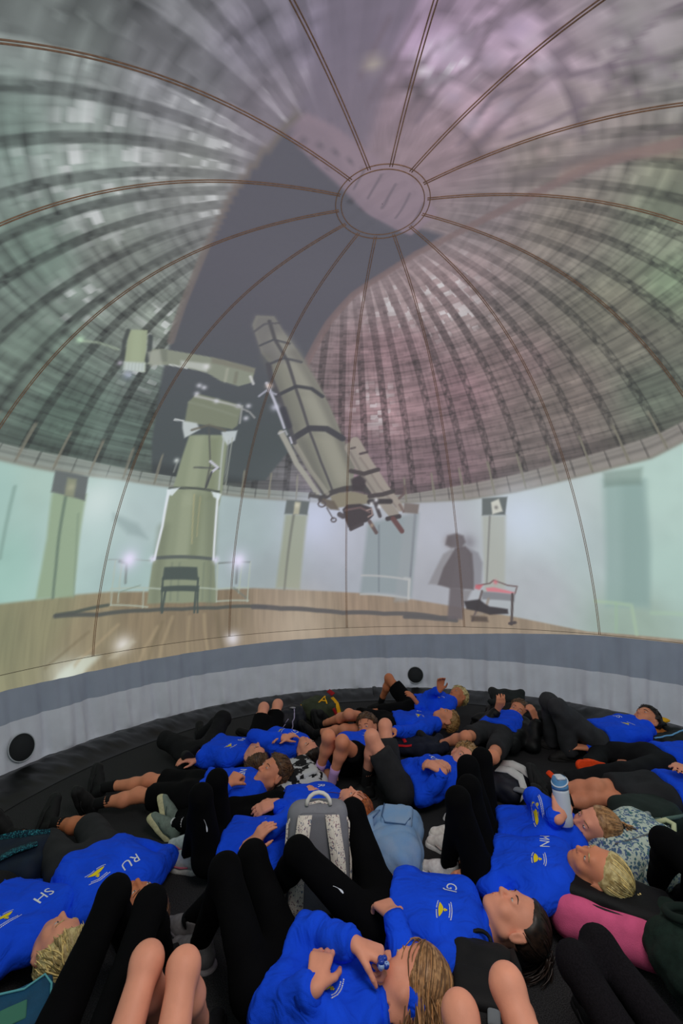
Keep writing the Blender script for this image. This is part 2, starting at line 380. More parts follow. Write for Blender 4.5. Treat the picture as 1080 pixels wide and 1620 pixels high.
('L',(110,118,116),0.00222,0.00177,0.8,[(-0.4327,0.6459),(-0.3536,0.6909)]),
('L',(140,150,145),0.00152,0.00152,0.6,[(-0.6334,0.4276),(-0.5714,0.5134)]),
('L',(125,140,125),0.0016,0.0016,0.6,[(-0.6248,0.5389),(-0.6714,0.5036)]),
('L',(105,115,110),0.00288,0.00288,0.6,[(-0.4246,0.7301),(-0.4024,0.7763)]),
('G',(240,230,255),0.01514,1.0,(-0.6032,0.4692)),
('G',(240,230,255),0.01597,1.0,(-0.3812,0.6716)),
('G',(215,215,240),0.03028,0.5,(-0.6032,0.4692)),
('G',(215,215,240),0.03195,0.5,(-0.3812,0.6716)),
('P',(64,76,72),0.00254,0.97,[(-0.5548,0.5538),(-0.4875,0.6168),(-0.5028,0.648),(-0.577,0.5753)]),
('P',(64,76,72),0.00262,0.97,[(-0.5893,0.5859),(-0.5079,0.6621),(-0.5173,0.6745),(-0.5972,0.5963)]),
('L',(64,76,72),0.00276,0.00173,0.95,[(-0.5732,0.5724),(-0.6301,0.6391)]),
('L',(64,76,72),0.00292,0.00183,0.95,[(-0.5,0.6421),(-0.551,0.7201)]),
('L',(64,76,72),0.00282,0.00176,0.95,[(-0.5887,0.6047),(-0.6281,0.6413)]),
('L',(64,76,72),0.00297,0.00185,0.95,[(-0.5243,0.6676),(-0.5586,0.7132)]),
('L',(158,172,150),0.00193,0.00193,0.7,[(-0.3869,0.0678),(-0.3714,0.0857),(-0.3573,0.1128)]),
('G',(190,225,190),0.00556,0.8,(-0.3868,0.0651)),
('P',(132,137,122),0.00172,1.0,[(-0.3226,0.1381),(-0.3036,0.1492),(-0.275,0.1746),(-0.2441,0.1989),(-0.1868,0.2469),(-0.2012,0.2751),(-0.2261,0.2744),(-0.2496,0.2523),(-0.2646,0.2247),(-0.2947,0.1954),(-0.3189,0.175),(-0.3374,0.1613)]),
('P',(110,115,104),0.00215,0.7,[(-0.3103,0.1461),(-0.2977,0.1538),(-0.3095,0.1741),(-0.3224,0.1659)]),
('P',(116,112,100),0.00355,0.7,[(-0.2441,0.1989),(-0.1868,0.2469),(-0.1913,0.257),(-0.2488,0.2095)]),
('P',(182,186,180),0.00343,0.85,[(-0.2902,0.1828),(-0.2535,0.2102),(-0.264,0.2233),(-0.2955,0.1927)]),
('G',(215,215,215),0.0058,0.8,(-0.2592,0.2131)),
('L',(195,200,198),0.00169,0.00169,0.8,[(-0.3091,0.1812),(-0.2888,0.2011)]),
('L',(205,205,205),0.0025,0.00187,0.8,[(-0.1997,0.261),(-0.2,0.2785)]),
('L',(165,165,150),0.00242,0.00242,0.6,[(-0.2438,0.2549),(-0.23,0.2319)]),
('L',(110,108,95),0.00307,0.00245,0.6,[(-0.2292,0.2642),(-0.2188,0.2451)]),
('P',(150,160,132),0.00154,1.0,[(-0.3252,0.0943),(-0.3042,0.1091),(-0.3491,0.1724),(-0.3723,0.1472)]),
('P',(160,172,142),0.00509,0.6,[(-0.3215,0.0979),(-0.3101,0.1054),(-0.3425,0.152),(-0.3559,0.1419)]),
('P',(195,205,205),0.0032,0.85,[(-0.3631,0.1362),(-0.3392,0.1572),(-0.3497,0.172),(-0.3734,0.1475)]),
('L',(160,170,165),0.00105,0.00105,0.6,[(-0.3629,0.1392),(-0.3719,0.1499)]),
('L',(160,170,165),0.00106,0.00106,0.6,[(-0.3589,0.1424),(-0.3678,0.1532)]),
('L',(160,170,165),0.00106,0.00106,0.6,[(-0.3548,0.1456),(-0.3637,0.1565)]),
('L',(160,170,165),0.00107,0.00107,0.6,[(-0.3507,0.1487),(-0.3595,0.1598)]),
('L',(160,170,165),0.00107,0.00107,0.6,[(-0.3465,0.1519),(-0.3553,0.1631)]),
('L',(160,170,165),0.00108,0.00108,0.6,[(-0.3423,0.155),(-0.3511,0.1663)]),
('L',(62,68,66),0.00299,0.0015,0.9,[(-0.3266,0.0944),(-0.3429,0.1076),(-0.3625,0.131)]),
('L',(60,66,66),0.00365,0.00156,0.9,[(-0.3066,0.1209),(-0.3202,0.1398),(-0.3343,0.155)]),
('P',(158,162,150),0.00322,0.8,[(-0.325,0.142),(-0.3072,0.1481),(-0.3189,0.175),(-0.3368,0.1674)]),
('G',(200,190,210),0.00414,0.7,(-0.3692,0.1341)),
('G',(150,160,200),0.00862,0.4,(-0.3731,0.1601)),
('P',(128,127,116),0.00201,1.0,[(-0.1624,0.1586),(-0.1513,0.1427),(-0.1279,0.1495),(-0.1213,0.1874),(-0.1116,0.2222),(-0.1036,0.2581),(-0.0833,0.3293),(-0.0539,0.4465),(-0.0297,0.5264),(-0.0361,0.5751),(-0.1008,0.5944),(-0.1153,0.5917),(-0.1395,0.5155),(-0.1584,0.4407),(-0.167,0.3239),(-0.1599,0.2451),(-0.167,0.2174)]),
('P',(108,105,106),0.00674,0.75,[(-0.1624,0.1586),(-0.1513,0.1427),(-0.1279,0.1495),(-0.1213,0.1874),(-0.1116,0.2222),(-0.1038,0.2537),(-0.1535,0.2447),(-0.167,0.2174)]),
('P',(140,138,128),0.01017,0.6,[(-0.1381,0.2464),(-0.1075,0.2487),(-0.0867,0.3287),(-0.1298,0.3155)]),
('P',(144,143,130),0.01128,0.7,[(-0.1229,0.3355),(-0.0872,0.3332),(-0.0593,0.4363),(-0.1024,0.4248)]),
('P',(146,143,128),0.01254,0.6,[(-0.1122,0.4373),(-0.0721,0.4442),(-0.0387,0.5257),(-0.0555,0.5783),(-0.0741,0.571)]),
('P',(116,116,106),0.01106,0.7,[(-0.1599,0.3168),(-0.1364,0.3139),(-0.1304,0.3997),(-0.1576,0.4167)]),
('P',(114,114,104),0.0094,0.6,[(-0.1504,0.4429),(-0.1241,0.4347),(-0.0988,0.5772),(-0.1144,0.5844)]),
('P',(116,112,104),0.00922,0.6,[(-0.0633,0.4358),(-0.0483,0.4568),(-0.0252,0.5267),(-0.0387,0.5257)]),
('L',(152,150,138),0.00967,0.01658,0.5,[(-0.1308,0.1976),(-0.1152,0.2735),(-0.1012,0.3586),(-0.0847,0.4471),(-0.0628,0.5477)]),
('L',(98,97,92),0.00633,0.01125,0.5,[(-0.1613,0.2275),(-0.1585,0.2898),(-0.1564,0.374),(-0.1401,0.4552),(-0.1124,0.5698)]),
('L',(104,101,96),0.0056,0.0098,0.5,[(-0.1161,0.2298),(-0.0951,0.3135),(-0.0669,0.4305),(-0.0391,0.5354)]),
('L',(74,72,76),0.00283,0.00162,0.92,[(-0.1368,0.1571),(-0.139,0.1957),(-0.1313,0.2437),(-0.1298,0.3155),(-0.1219,0.4208),(-0.1081,0.5013),(-0.0893,0.5788)]),
('L',(80,78,84),0.00187,0.00128,0.8,[(-0.1636,0.1718),(-0.1448,0.161),(-0.1236,0.1634)]),
('L',(72,72,78),0.00199,0.00136,0.9,[(-0.1643,0.2016),(-0.1402,0.1947),(-0.1197,0.2081)]),
('L',(70,70,76),0.00254,0.00145,0.9,[(-0.1579,0.2435),(-0.136,0.2374),(-0.1096,0.2517)]),
('L',(60,60,66),0.00398,0.00186,0.95,[(-0.1674,0.3183),(-0.1279,0.3058),(-0.1024,0.3167),(-0.0851,0.3391)]),
('L',(58,57,64),0.00735,0.00221,0.95,[(-0.1602,0.4295),(-0.1206,0.4124),(-0.0859,0.4205),(-0.0541,0.4494)]),
('L',(66,62,64),0.00745,0.00248,0.95,[(-0.1212,0.5981),(-0.0901,0.5861),(-0.0556,0.5807),(-0.0172,0.5813),(0.0069,0.5896)]),
('L',(158,156,146),0.00619,0.00232,0.95,[(-0.1807,0.4074),(-0.1647,0.4929),(-0.1279,0.5826)]),
('L',(80,78,80),0.00312,0.00187,0.9,[(-0.1665,0.4238),(-0.1442,0.5032),(-0.1144,0.5844)]),
('L',(146,143,132),0.00551,0.00236,0.8,[(-0.1589,0.443),(-0.1357,0.5201),(-0.1024,0.5866)]),
('L',(70,68,74),0.00469,0.00268,0.9,[(-0.1629,0.2442),(-0.1673,0.2782),(-0.1649,0.3153),(-0.162,0.3819),(-0.1584,0.4407)]),
('L',(190,190,205),0.00269,0.00202,0.9,[(-0.1775,0.2841),(-0.1748,0.3262),(-0.1716,0.3982)]),
('L',(165,165,180),0.00229,0.0017,0.85,[(-0.1988,0.3089),(-0.1822,0.3008),(-0.1682,0.3144)]),
('G',(210,190,180),0.00642,0.9,(-0.1745,0.2918)),
('G',(205,205,225),0.00815,0.7,(-0.1776,0.344)),
('L',(175,175,180),0.00217,0.00173,0.8,[(-0.1861,0.408),(-0.1713,0.4055),(-0.1696,0.4156)]),
('L',(52,52,62),0.0063,0.0042,0.8,[(-0.1631,0.3531),(-0.1613,0.3964)]),
('L',(200,200,215),0.00221,0.00147,0.8,[(-0.1653,0.4242),(-0.1643,0.439)]),
('P',(132,125,108),0.00336,1.0,[(-0.096,0.5952),(-0.0708,0.5889),(-0.0319,0.5903),(0.0021,0.6019),(0.0071,0.622),(-0.0181,0.6261),(-0.0537,0.6284),(-0.0895,0.6289)]),
('P',(98,88,78),0.00338,0.95,[(-0.116,0.5966),(-0.0875,0.6091),(-0.0748,0.636),(-0.0999,0.6298),(-0.1226,0.6079)]),
('P',(62,54,58),0.0026,1.0,[(-0.067,0.6345),(-0.0534,0.6234),(-0.0181,0.6236),(0.0122,0.6346),(0.0186,0.6548),(0.0018,0.6723),(-0.0304,0.681),(-0.0472,0.6925),(-0.0548,0.6841),(-0.0613,0.663)]),
('L',(66,58,62),0.00531,0.00212,0.95,[(-0.047,0.69),(-0.0142,0.6779)]),
('L',(70,62,66),0.00692,0.00208,0.9,[(-0.0758,0.647),(-0.0669,0.6532)]),
('L',(120,95,95),0.00257,0.00206,0.7,[(-0.0595,0.6379),(-0.0183,0.6336),(0.0071,0.6471)]),
('L',(165,140,135),0.00207,0.00172,0.8,[(-0.0006,0.6419),(0.0122,0.6381),(0.0149,0.6532),(0.003,0.6596)]),
('L',(84,76,80),0.00185,0.00169,0.95,[(-0.1106,0.6132),(-0.1143,0.6183),(-0.1217,0.6192),(-0.1283,0.6154),(-0.1304,0.6093),(-0.1266,0.6043),(-0.1193,0.6035),(-0.1127,0.6072),(-0.1107,0.6134)]),
('L',(84,76,80),0.00192,0.00174,0.95,[(-0.0865,0.6603),(-0.0891,0.664),(-0.0944,0.6648),(-0.0994,0.6623),(-0.1011,0.658),(-0.0984,0.6544),(-0.0931,0.6536),(-0.0882,0.6561),(-0.0865,0.6604)]),
('L',(84,76,80),0.00172,0.00172,0.9,[(-0.1085,0.6247),(-0.095,0.656)]),
('L',(70,66,68),0.00498,0.00249,0.9,[(-0.1461,0.5825),(-0.1205,0.5932)]),
('L',(84,80,82),0.00198,0.00165,0.8,[(-0.1521,0.5886),(-0.1463,0.575),(-0.1334,0.5804)]),
('L',(92,74,74),0.00531,0.00212,0.95,[(0.0071,0.6724),(0.0262,0.7021)]),
('G',(170,150,130),0.00529,0.8,(0.0136,0.6827)),
('L',(146,138,130),0.01387,0.00245,1.0,[(-0.0366,0.4747),(-0.0073,0.5423),(0.0419,0.6167),(0.0743,0.6511)]),
('L',(152,142,134),0.01042,0.00241,1.0,[(-0.0269,0.4586),(0.0017,0.5157),(0.0451,0.5818),(0.089,0.6312)]),
('L',(112,104,100),0.00322,0.00242,0.6,[(-0.0392,0.4866),(-0.0119,0.547),(0.0371,0.6218)]),
('L',(118,108,104),0.00244,0.00244,0.6,[(-0.0159,0.5029),(0.0306,0.5772),(0.0778,0.6297)]),
('L',(66,58,60),0.00558,0.00207,0.95,[(-0.0391,0.5354),(-0.0073,0.5448),(0.0267,0.534)]),
('L',(72,62,66),0.00308,0.00185,0.9,[(-0.0157,0.4922),(-0.0007,0.4889)]),
('L',(78,68,70),0.00229,0.00183,0.9,[(-0.0367,0.4772),(-0.0274,0.4755)]),
('L',(66,58,60),0.00581,0.00216,0.95,[(0.007,0.6045),(0.0411,0.5993),(0.0672,0.5895)]),
('P',(58,50,54),0.00408,0.95,[(-0.0401,0.5575),(-0.0165,0.5468),(-0.0027,0.5621),(-0.0077,0.5917),(-0.0366,0.5875)]),
('L',(54,48,52),0.00674,0.00253,0.95,[(0.007,0.6195),(0.0618,0.6168)]),
('L',(62,54,58),0.00513,0.00257,0.9,[(0.0221,0.6221),(0.0358,0.6571)]),
('G',(215,215,220),0.00538,0.9,(0.0244,0.6146)),
('G',(215,215,220),0.00545,0.9,(0.0325,0.633)),
('G',(215,215,220),0.00542,0.9,(0.0121,0.6245)),
('L',(58,50,54),0.00606,0.00208,0.95,[(0.057,0.6639),(0.0891,0.6549)]),
('L',(98,66,66),0.00701,0.00228,0.97,[(0.0726,0.6629),(0.1001,0.6936)]),
('L',(98,80,80),0.00329,0.00198,0.85,[(0.0847,0.6066),(0.0965,0.5929),(0.0958,0.5731)]),
('L',(110,92,88),0.00339,0.00203,0.8,[(0.0873,0.6238),(0.0991,0.6402)]),
('P',(128,124,128),0.00559,0.7,[(0.2292,0.7323),(0.2514,0.7109),(0.2683,0.7314),(0.2739,0.8184),(0.2005,0.8284)]),
('P',(122,120,128),0.00546,0.7,[(0.2891,0.6941),(0.324,0.695),(0.3445,0.7164),(0.3607,0.7723),(0.3387,0.7983)]),
('G',(120,108,108),0.01585,0.75,(0.2398,0.6947)),
('G',(125,122,130),0.01908,0.75,(0.2919,0.6782)),
('P',(92,84,88),0.00525,0.85,[(0.2291,0.6812),(0.2515,0.6671),(0.2723,0.6672),(0.2824,0.6818),(0.277,0.7),(0.2473,0.71),(0.2296,0.7065)]),
('P',(92,84,88),0.00463,0.93,[(0.258,0.7065),(0.2847,0.6921),(0.3093,0.7049),(0.3296,0.7541),(0.3444,0.7999),(0.2749,0.8221),(0.2304,0.8233),(0.2377,0.771),(0.252,0.7292)]),
('P',(96,88,92),0.00625,0.9,[(0.27,0.8197),(0.3127,0.8087),(0.3395,0.9052),(0.2866,0.9242)]),
('P',(110,104,106),0.00603,0.6,[(0.3137,0.8124),(0.3399,0.8019),(0.3333,0.8425),(0.3307,0.8701)]),
('L',(110,92,92),0.00224,0.00186,0.9,[(0.3531,0.7822),(0.3836,0.7612),(0.391,0.7477),(0.4341,0.7404),(0.459,0.7285),(0.4625,0.7504)]),
('P',(190,95,105),0.00383,0.9,[(0.345,0.7833),(0.367,0.7734),(0.3609,0.7926),(0.3462,0.795)]),
('P',(205,120,130),0.00379,0.95,[(0.3775,0.779),(0.3982,0.7661),(0.459,0.7483),(0.4578,0.7551),(0.3848,0.7872)]),
('P',(118,118,124),0.00388,0.85,[(0.3701,0.7942),(0.4638,0.7531),(0.4702,0.7722),(0.3779,0.8161)]),
('G',(200,110,120),0.00649,0.9,(0.3977,0.7499)),
('L',(74,64,64),0.00402,0.00241,0.95,[(0.4565,0.756),(0.496,0.8463)]),
('L',(66,58,60),0.00566,0.00272,0.95,[(0.4898,0.8455),(0.5025,0.8325)]),
('L',(96,84,84),0.00363,0.0027,0.9,[(0.3696,0.7928),(0.3727,0.8523),(0.3713,0.8971)]),
('L',(140,128,118),0.00417,0.00313,0.8,[(0.3961,0.8055),(0.3991,0.8491),(0.3732,0.8808)]),
('P',(46,40,44),0.00412,0.95,[(0.3253,0.8457),(0.3703,0.8196),(0.3919,0.8251),(0.4084,0.8258),(0.4628,0.8045),(0.4706,0.8172),(0.4183,0.8509),(0.3919,0.8546),(0.3406,0.8662)]),
('P',(70,58,52),0.00564,0.8,[(0.3603,0.8815),(0.4132,0.8615),(0.4241,0.877),(0.3706,0.9007)])]
PIC_COLOURS = {'dome':[((-0.2325,-0.2568),(118,124,122)),((-0.2046,-0.2082),(122,128,126)),((-0.1458,-0.1774),(124,124,128)),((-0.0925,-0.1565),(112,108,118)),((-0.0447,-0.1436),(108,102,116)),((0.0006,-0.138),(140,122,142)),((0.0457,-0.1405),(158,140,158)),((0.0903,-0.1292),(146,130,140)),((0.1401,-0.1651),(140,134,138)),((0.1945,-0.1445),(132,130,128)),((-0.2861,-0.1822),(112,126,120)),((-0.237,-0.1125),(122,130,126)),((-0.1425,-0.128),(122,122,126)),((-0.158,-0.0679),(116,118,116)),((-0.0863,-0.1023),(112,106,114)),((-0.3431,-0.0614),(104,118,110)),((-0.2762,-0.0121),(104,108,104)),((-0.29,0.1144),(112,118,112)),((-0.4393,0.0416),(96,108,100)),((-0.4906,0.1462),(78,92,84)),((-0.4368,0.245),(78,90,84)),((-0.3525,0.2172),(84,92,88)),((-0.3387,0.393),(80,88,84)),((-0.1924,0.429),(84,84,86)),((-0.0089,-0.08),(118,104,112)),((0.0567,-0.0791),(138,120,128)),((0.1165,-0.1099),(136,126,128)),((0.1773,-0.1016),(128,120,118)),((0.0348,-0.0373),(128,112,118)),((0.1122,-0.0513),(124,116,112)),((0.2255,-0.0892),(116,118,104)),((0.0778,0.0033),(110,102,104)),((0.1758,0.0026),(112,106,100)),((0.2571,-0.0436),(112,118,104)),((0.3328,0.0297),(104,116,98)),((0.3024,0.0822),(106,104,94)),((0.0748,0.1033),(132,116,118)),((0.0347,0.2462),(124,104,108)),((0.023,0.3838),(130,108,112)),((0.1571,0.3232),(118,98,102)),((0.2388,0.2408),(112,98,98)),((0.3378,0.254),(104,96,92)),((0.178,0.5108),(106,90,94)),((-0.0309,0.5275),(110,94,100)),((0.3898,0.3851),(100,92,90)),((0.4443,0.1736),(92,98,88)),((0.3436,0.1343),(100,98,90))],'wall':[((-0.6372,0.1468),(150,190,180)),((-0.7456,0.2267),(140,185,172)),((-0.5938,0.1909),(158,190,178)),((-0.6388,0.3309),(165,195,190)),((-0.6214,0.4804),(148,178,174)),((-0.5208,0.4263),(160,182,182)),((-0.3216,0.6343),(150,170,172)),((-0.3164,0.7302),(145,160,164)),((-0.076,0.7094),(164,168,182)),((-0.1331,0.8463),(150,156,168)),((0.1824,0.6974),(164,166,176)),((0.2243,0.8153),(158,160,170)),((0.4268,0.5394),(178,188,192)),((0.5103,0.6977),(160,166,172)),((0.5798,0.5296),(160,178,178)),((0.5841,0.3112),(165,195,185)),((0.7029,0.4148),(158,190,180)),((0.7422,0.5773),(140,165,150)),((0.4334,0.4612),(176,190,190))],'floor':[((-0.8486,0.2912),(132,132,96)),((-0.7932,0.3535),(138,134,98)),((-0.7729,0.5143),(142,128,96)),((-0.6724,0.6159),(136,118,88)),((-0.5345,0.7617),(130,112,86)),((-0.2938,0.8601),(150,130,108)),((-0.0519,0.9176),(152,128,106)),((-0.1044,0.9685),(138,120,98)),((0.2221,0.9185),(148,126,106)),((0.5124,0.8261),(150,130,108)),((0.649,0.7412),(150,134,112))]}
RAIL_TOP = [(-80.45, 0.5513), (-67.17, 0.5457), (-45.94, 0.5548), (-29.4, 0.5711), (-17.71, 0.5795), (-3.97, 0.5921), (11.39, 0.6055), (23.98, 0.5953), (35.11, 0.5886), (48.44, 0.5779), (59.89, 0.5714), (66.78, 0.5667), (70.87, 0.5584)]
RAIL_BOTTOM = [(-78.95, 0.5777), (-70.33, 0.5787), (-57.03, 0.5754), (-45.25, 0.5811), (-29.05, 0.5959), (-17.53, 0.6055), (-4.0, 0.619), (11.19, 0.6288), (25.96, 0.6371), (36.75, 0.6336), (47.12, 0.6234), (56.67, 0.6159), (63.27, 0.6127), (69.07, 0.5968)]
FLOOR_EDGE = [(-71.29, 0.8185), (-65.67, 0.8172), (-59.03, 0.8146), (-53.47, 0.8152), (-38.02, 0.8308), (-24.45, 0.8366), (-13.78, 0.8528), (-0.11, 0.8749), (10.6, 0.9006), (19.39, 0.9274), (32.55, 0.9658), (40.54, 0.9918), (45.53, 1.0073)]
SLIT_OUTLINE = [(-0.4175, 0.2988), (-0.3751, 0.2485), (-0.3351, 0.1986), (-0.2857, 0.1432), (-0.2374, 0.0919), (-0.2046, 0.0586), (-0.1756, 0.0275), (-0.1491, -0.0002), (-0.1272, -0.025), (-0.1006, -0.0485), (-0.0774, -0.0693), (-0.0668, -0.083), (-0.04, -0.0655), (-0.0287, -0.0373), (-0.0168, -0.011), (0.006, 0.0098), (0.0262, 0.0212), (0.0515, 0.0316), (0.0345, 0.0523), (0.0101, 0.0812), (-0.0218, 0.1168), (-0.0567, 0.1713), (-0.1089, 0.2701), (-0.1296, 0.3542), (-0.1527, 0.441), (-0.2451, 0.5101), (-0.3084, 0.4845), (-0.3675, 0.4535), (-0.4163, 0.4085), (-0.4588, 0.3615)]
SLIT_EDGES = [[(-0.2857, 0.1432), (-0.2374, 0.0919), (-0.2046, 0.0586), (-0.1756, 0.0275), (-0.1491, -0.0002), (-0.1272, -0.025), (-0.1006, -0.0485), (-0.0774, -0.0693), (-0.0633, -0.0876)], [(-0.1089, 0.2701), (-0.0567, 0.1713), (-0.0218, 0.1168), (0.0101, 0.0812), (0.0345, 0.0523), (0.0633, 0.0307), (0.103, 0.001), (0.1405, -0.0325), (0.1749, -0.0657), (0.2013, -0.0855), (0.225, -0.1061)]]
GLINTS = [((-0.1378, -0.0733), 0.0353), ((-0.1399, -0.1157), 0.0267), ((-0.2245, -0.0983), 0.0549), ((-0.2455, -0.1317), 0.0511), ((-0.0772, -0.0887), 0.0234), ((-0.3491, 0.0236), 0.0342), ((-0.3426, 0.1633), 0.0433), ((-0.2805, 0.107), 0.0296), ((0.0381, 0.1375), 0.049), ((0.0748, 0.1033), 0.041), ((0.1086, 0.1608), 0.0418), ((0.0094, 0.3522), 0.0409), ((0.0239, 0.3996), 0.0357), ((0.0258, -0.1179), 0.0225), ((-0.2587, -0.0643), 0.0409), ((-0.0818, -0.0955), 0.0155), ((-0.1514, -0.0249), 0.0271)]
LATTICE = [((0.022, -0.1176), 0.0405), ((0.061, -0.143), 0.0396), ((0.1145, -0.1147), 0.0447), ((0.1447, -0.1566), 0.0414), ((0.0586, -0.0685), 0.0301), ((0.0056, -0.0903), 0.0231)]
CAPLINES = [[(-0.0184, 0.0101), (0.0107, -0.0139)], [(-0.0103, 0.0183), (0.017, -0.0075)], [(0.0002, 0.0265), (0.0247, 0.0017)], [(-0.0212, 0.0001), (0.0017, -0.021)]]

PIC_POLE = np.array([-0.025, 0.0])
RIBS = np.array([-138.5, -131, -122.5, -114, -106.6, -99.5, -91.5, -84, -76.3, -69, -62.5, -55.5, -48.5, -41, -33.5, -26, -18, -11, -4,
                 2.4, 8.6, 14, 20.8, 27, 33, 39.8, 46.5, 53, 59.5, 66.5] + [73.5 + 7.0 * i for i in range(21)])


def smooth(a, b, x):
    t = np.clip((x - a) / (b - a), 0, 1)
    return t * t * (3 - 2 * t)


def hash2(i, j, s=0.0):
    v = np.sin(i * 12.9898 + j * 78.233 + s * 37.719) * 43758.5453
    return v - np.floor(v)


def vnoise(x, y, s=0.0):
    i, j = np.floor(x), np.floor(y)
    u, v = x - i, y - j
    u = u * u * (3 - 2 * u); v = v * v * (3 - 2 * v)
    return (hash2(i, j, s) * (1 - u) + hash2(i + 1, j, s) * u) * (1 - v) + (hash2(i, j + 1, s) * (1 - u) + hash2(i + 1, j + 1, s) * u) * v


def spread(X, Y, ctrl):
    w_sum = 0; c_sum = 0
    for (px, py), c in ctrl:
        w = 1.0 / ((X - px) ** 2 + (Y - py) ** 2 + 0.0006) ** 1.6
        w_sum = w_sum + w
        c_sum = c_sum + w[:, None] * np.array(c, float)
    return c_sum / w_sum[:, None]


def poly_sd(x, y, pts):
    P = np.array(pts); Q = np.roll(P, -1, 0)
    d = np.full(len(x), 9.0); inside = np.zeros(len(x), bool)
    for (ax, ay), (bx, by) in zip(P, Q):
        ex, ey = bx - ax, by - ay
        L = ex * ex + ey * ey
        if L < 1e-14: continue
        t = np.clip(((x - ax) * ex + (y - ay) * ey) / L, 0, 1)
        d = np.minimum(d, (x - ax - t * ex) ** 2 + (y - ay - t * ey) ** 2)
        if ay != by:
            cr = ((ay > y) != (by > y)) & (x < (bx - ax) * (y - ay) / (by - ay) + ax)
            inside ^= cr
    d = np.sqrt(d)
    return np.where(inside, -d, d)


def line_d(x, y, pts):
    P = np.array(pts)
    d = np.full(len(x), 9.0)
    for (ax, ay), (bx, by) in zip(P[:-1], P[1:]):
        ex, ey = bx - ax, by - ay
        L = ex * ex + ey * ey + 1e-14
        t = np.clip(((x - ax) * ex + (y - ay) * ey) / L, 0, 1)
        d = np.minimum(d, (x - ax - t * ex) ** 2 + (y - ay - t * ey) ** 2)
    return np.sqrt(d)


def near(x, y, pts, m):
    P = np.array(pts)
    return np.nonzero((x > P[:, 0].min() - m) & (x < P[:, 0].max() + m) & (y > P[:, 1].min() - m) & (y < P[:, 1].max() + m))[0]


def ring_at(theta, table):
    a = np.array(table)
    return np.interp(theta, a[:, 0], a[:, 1])


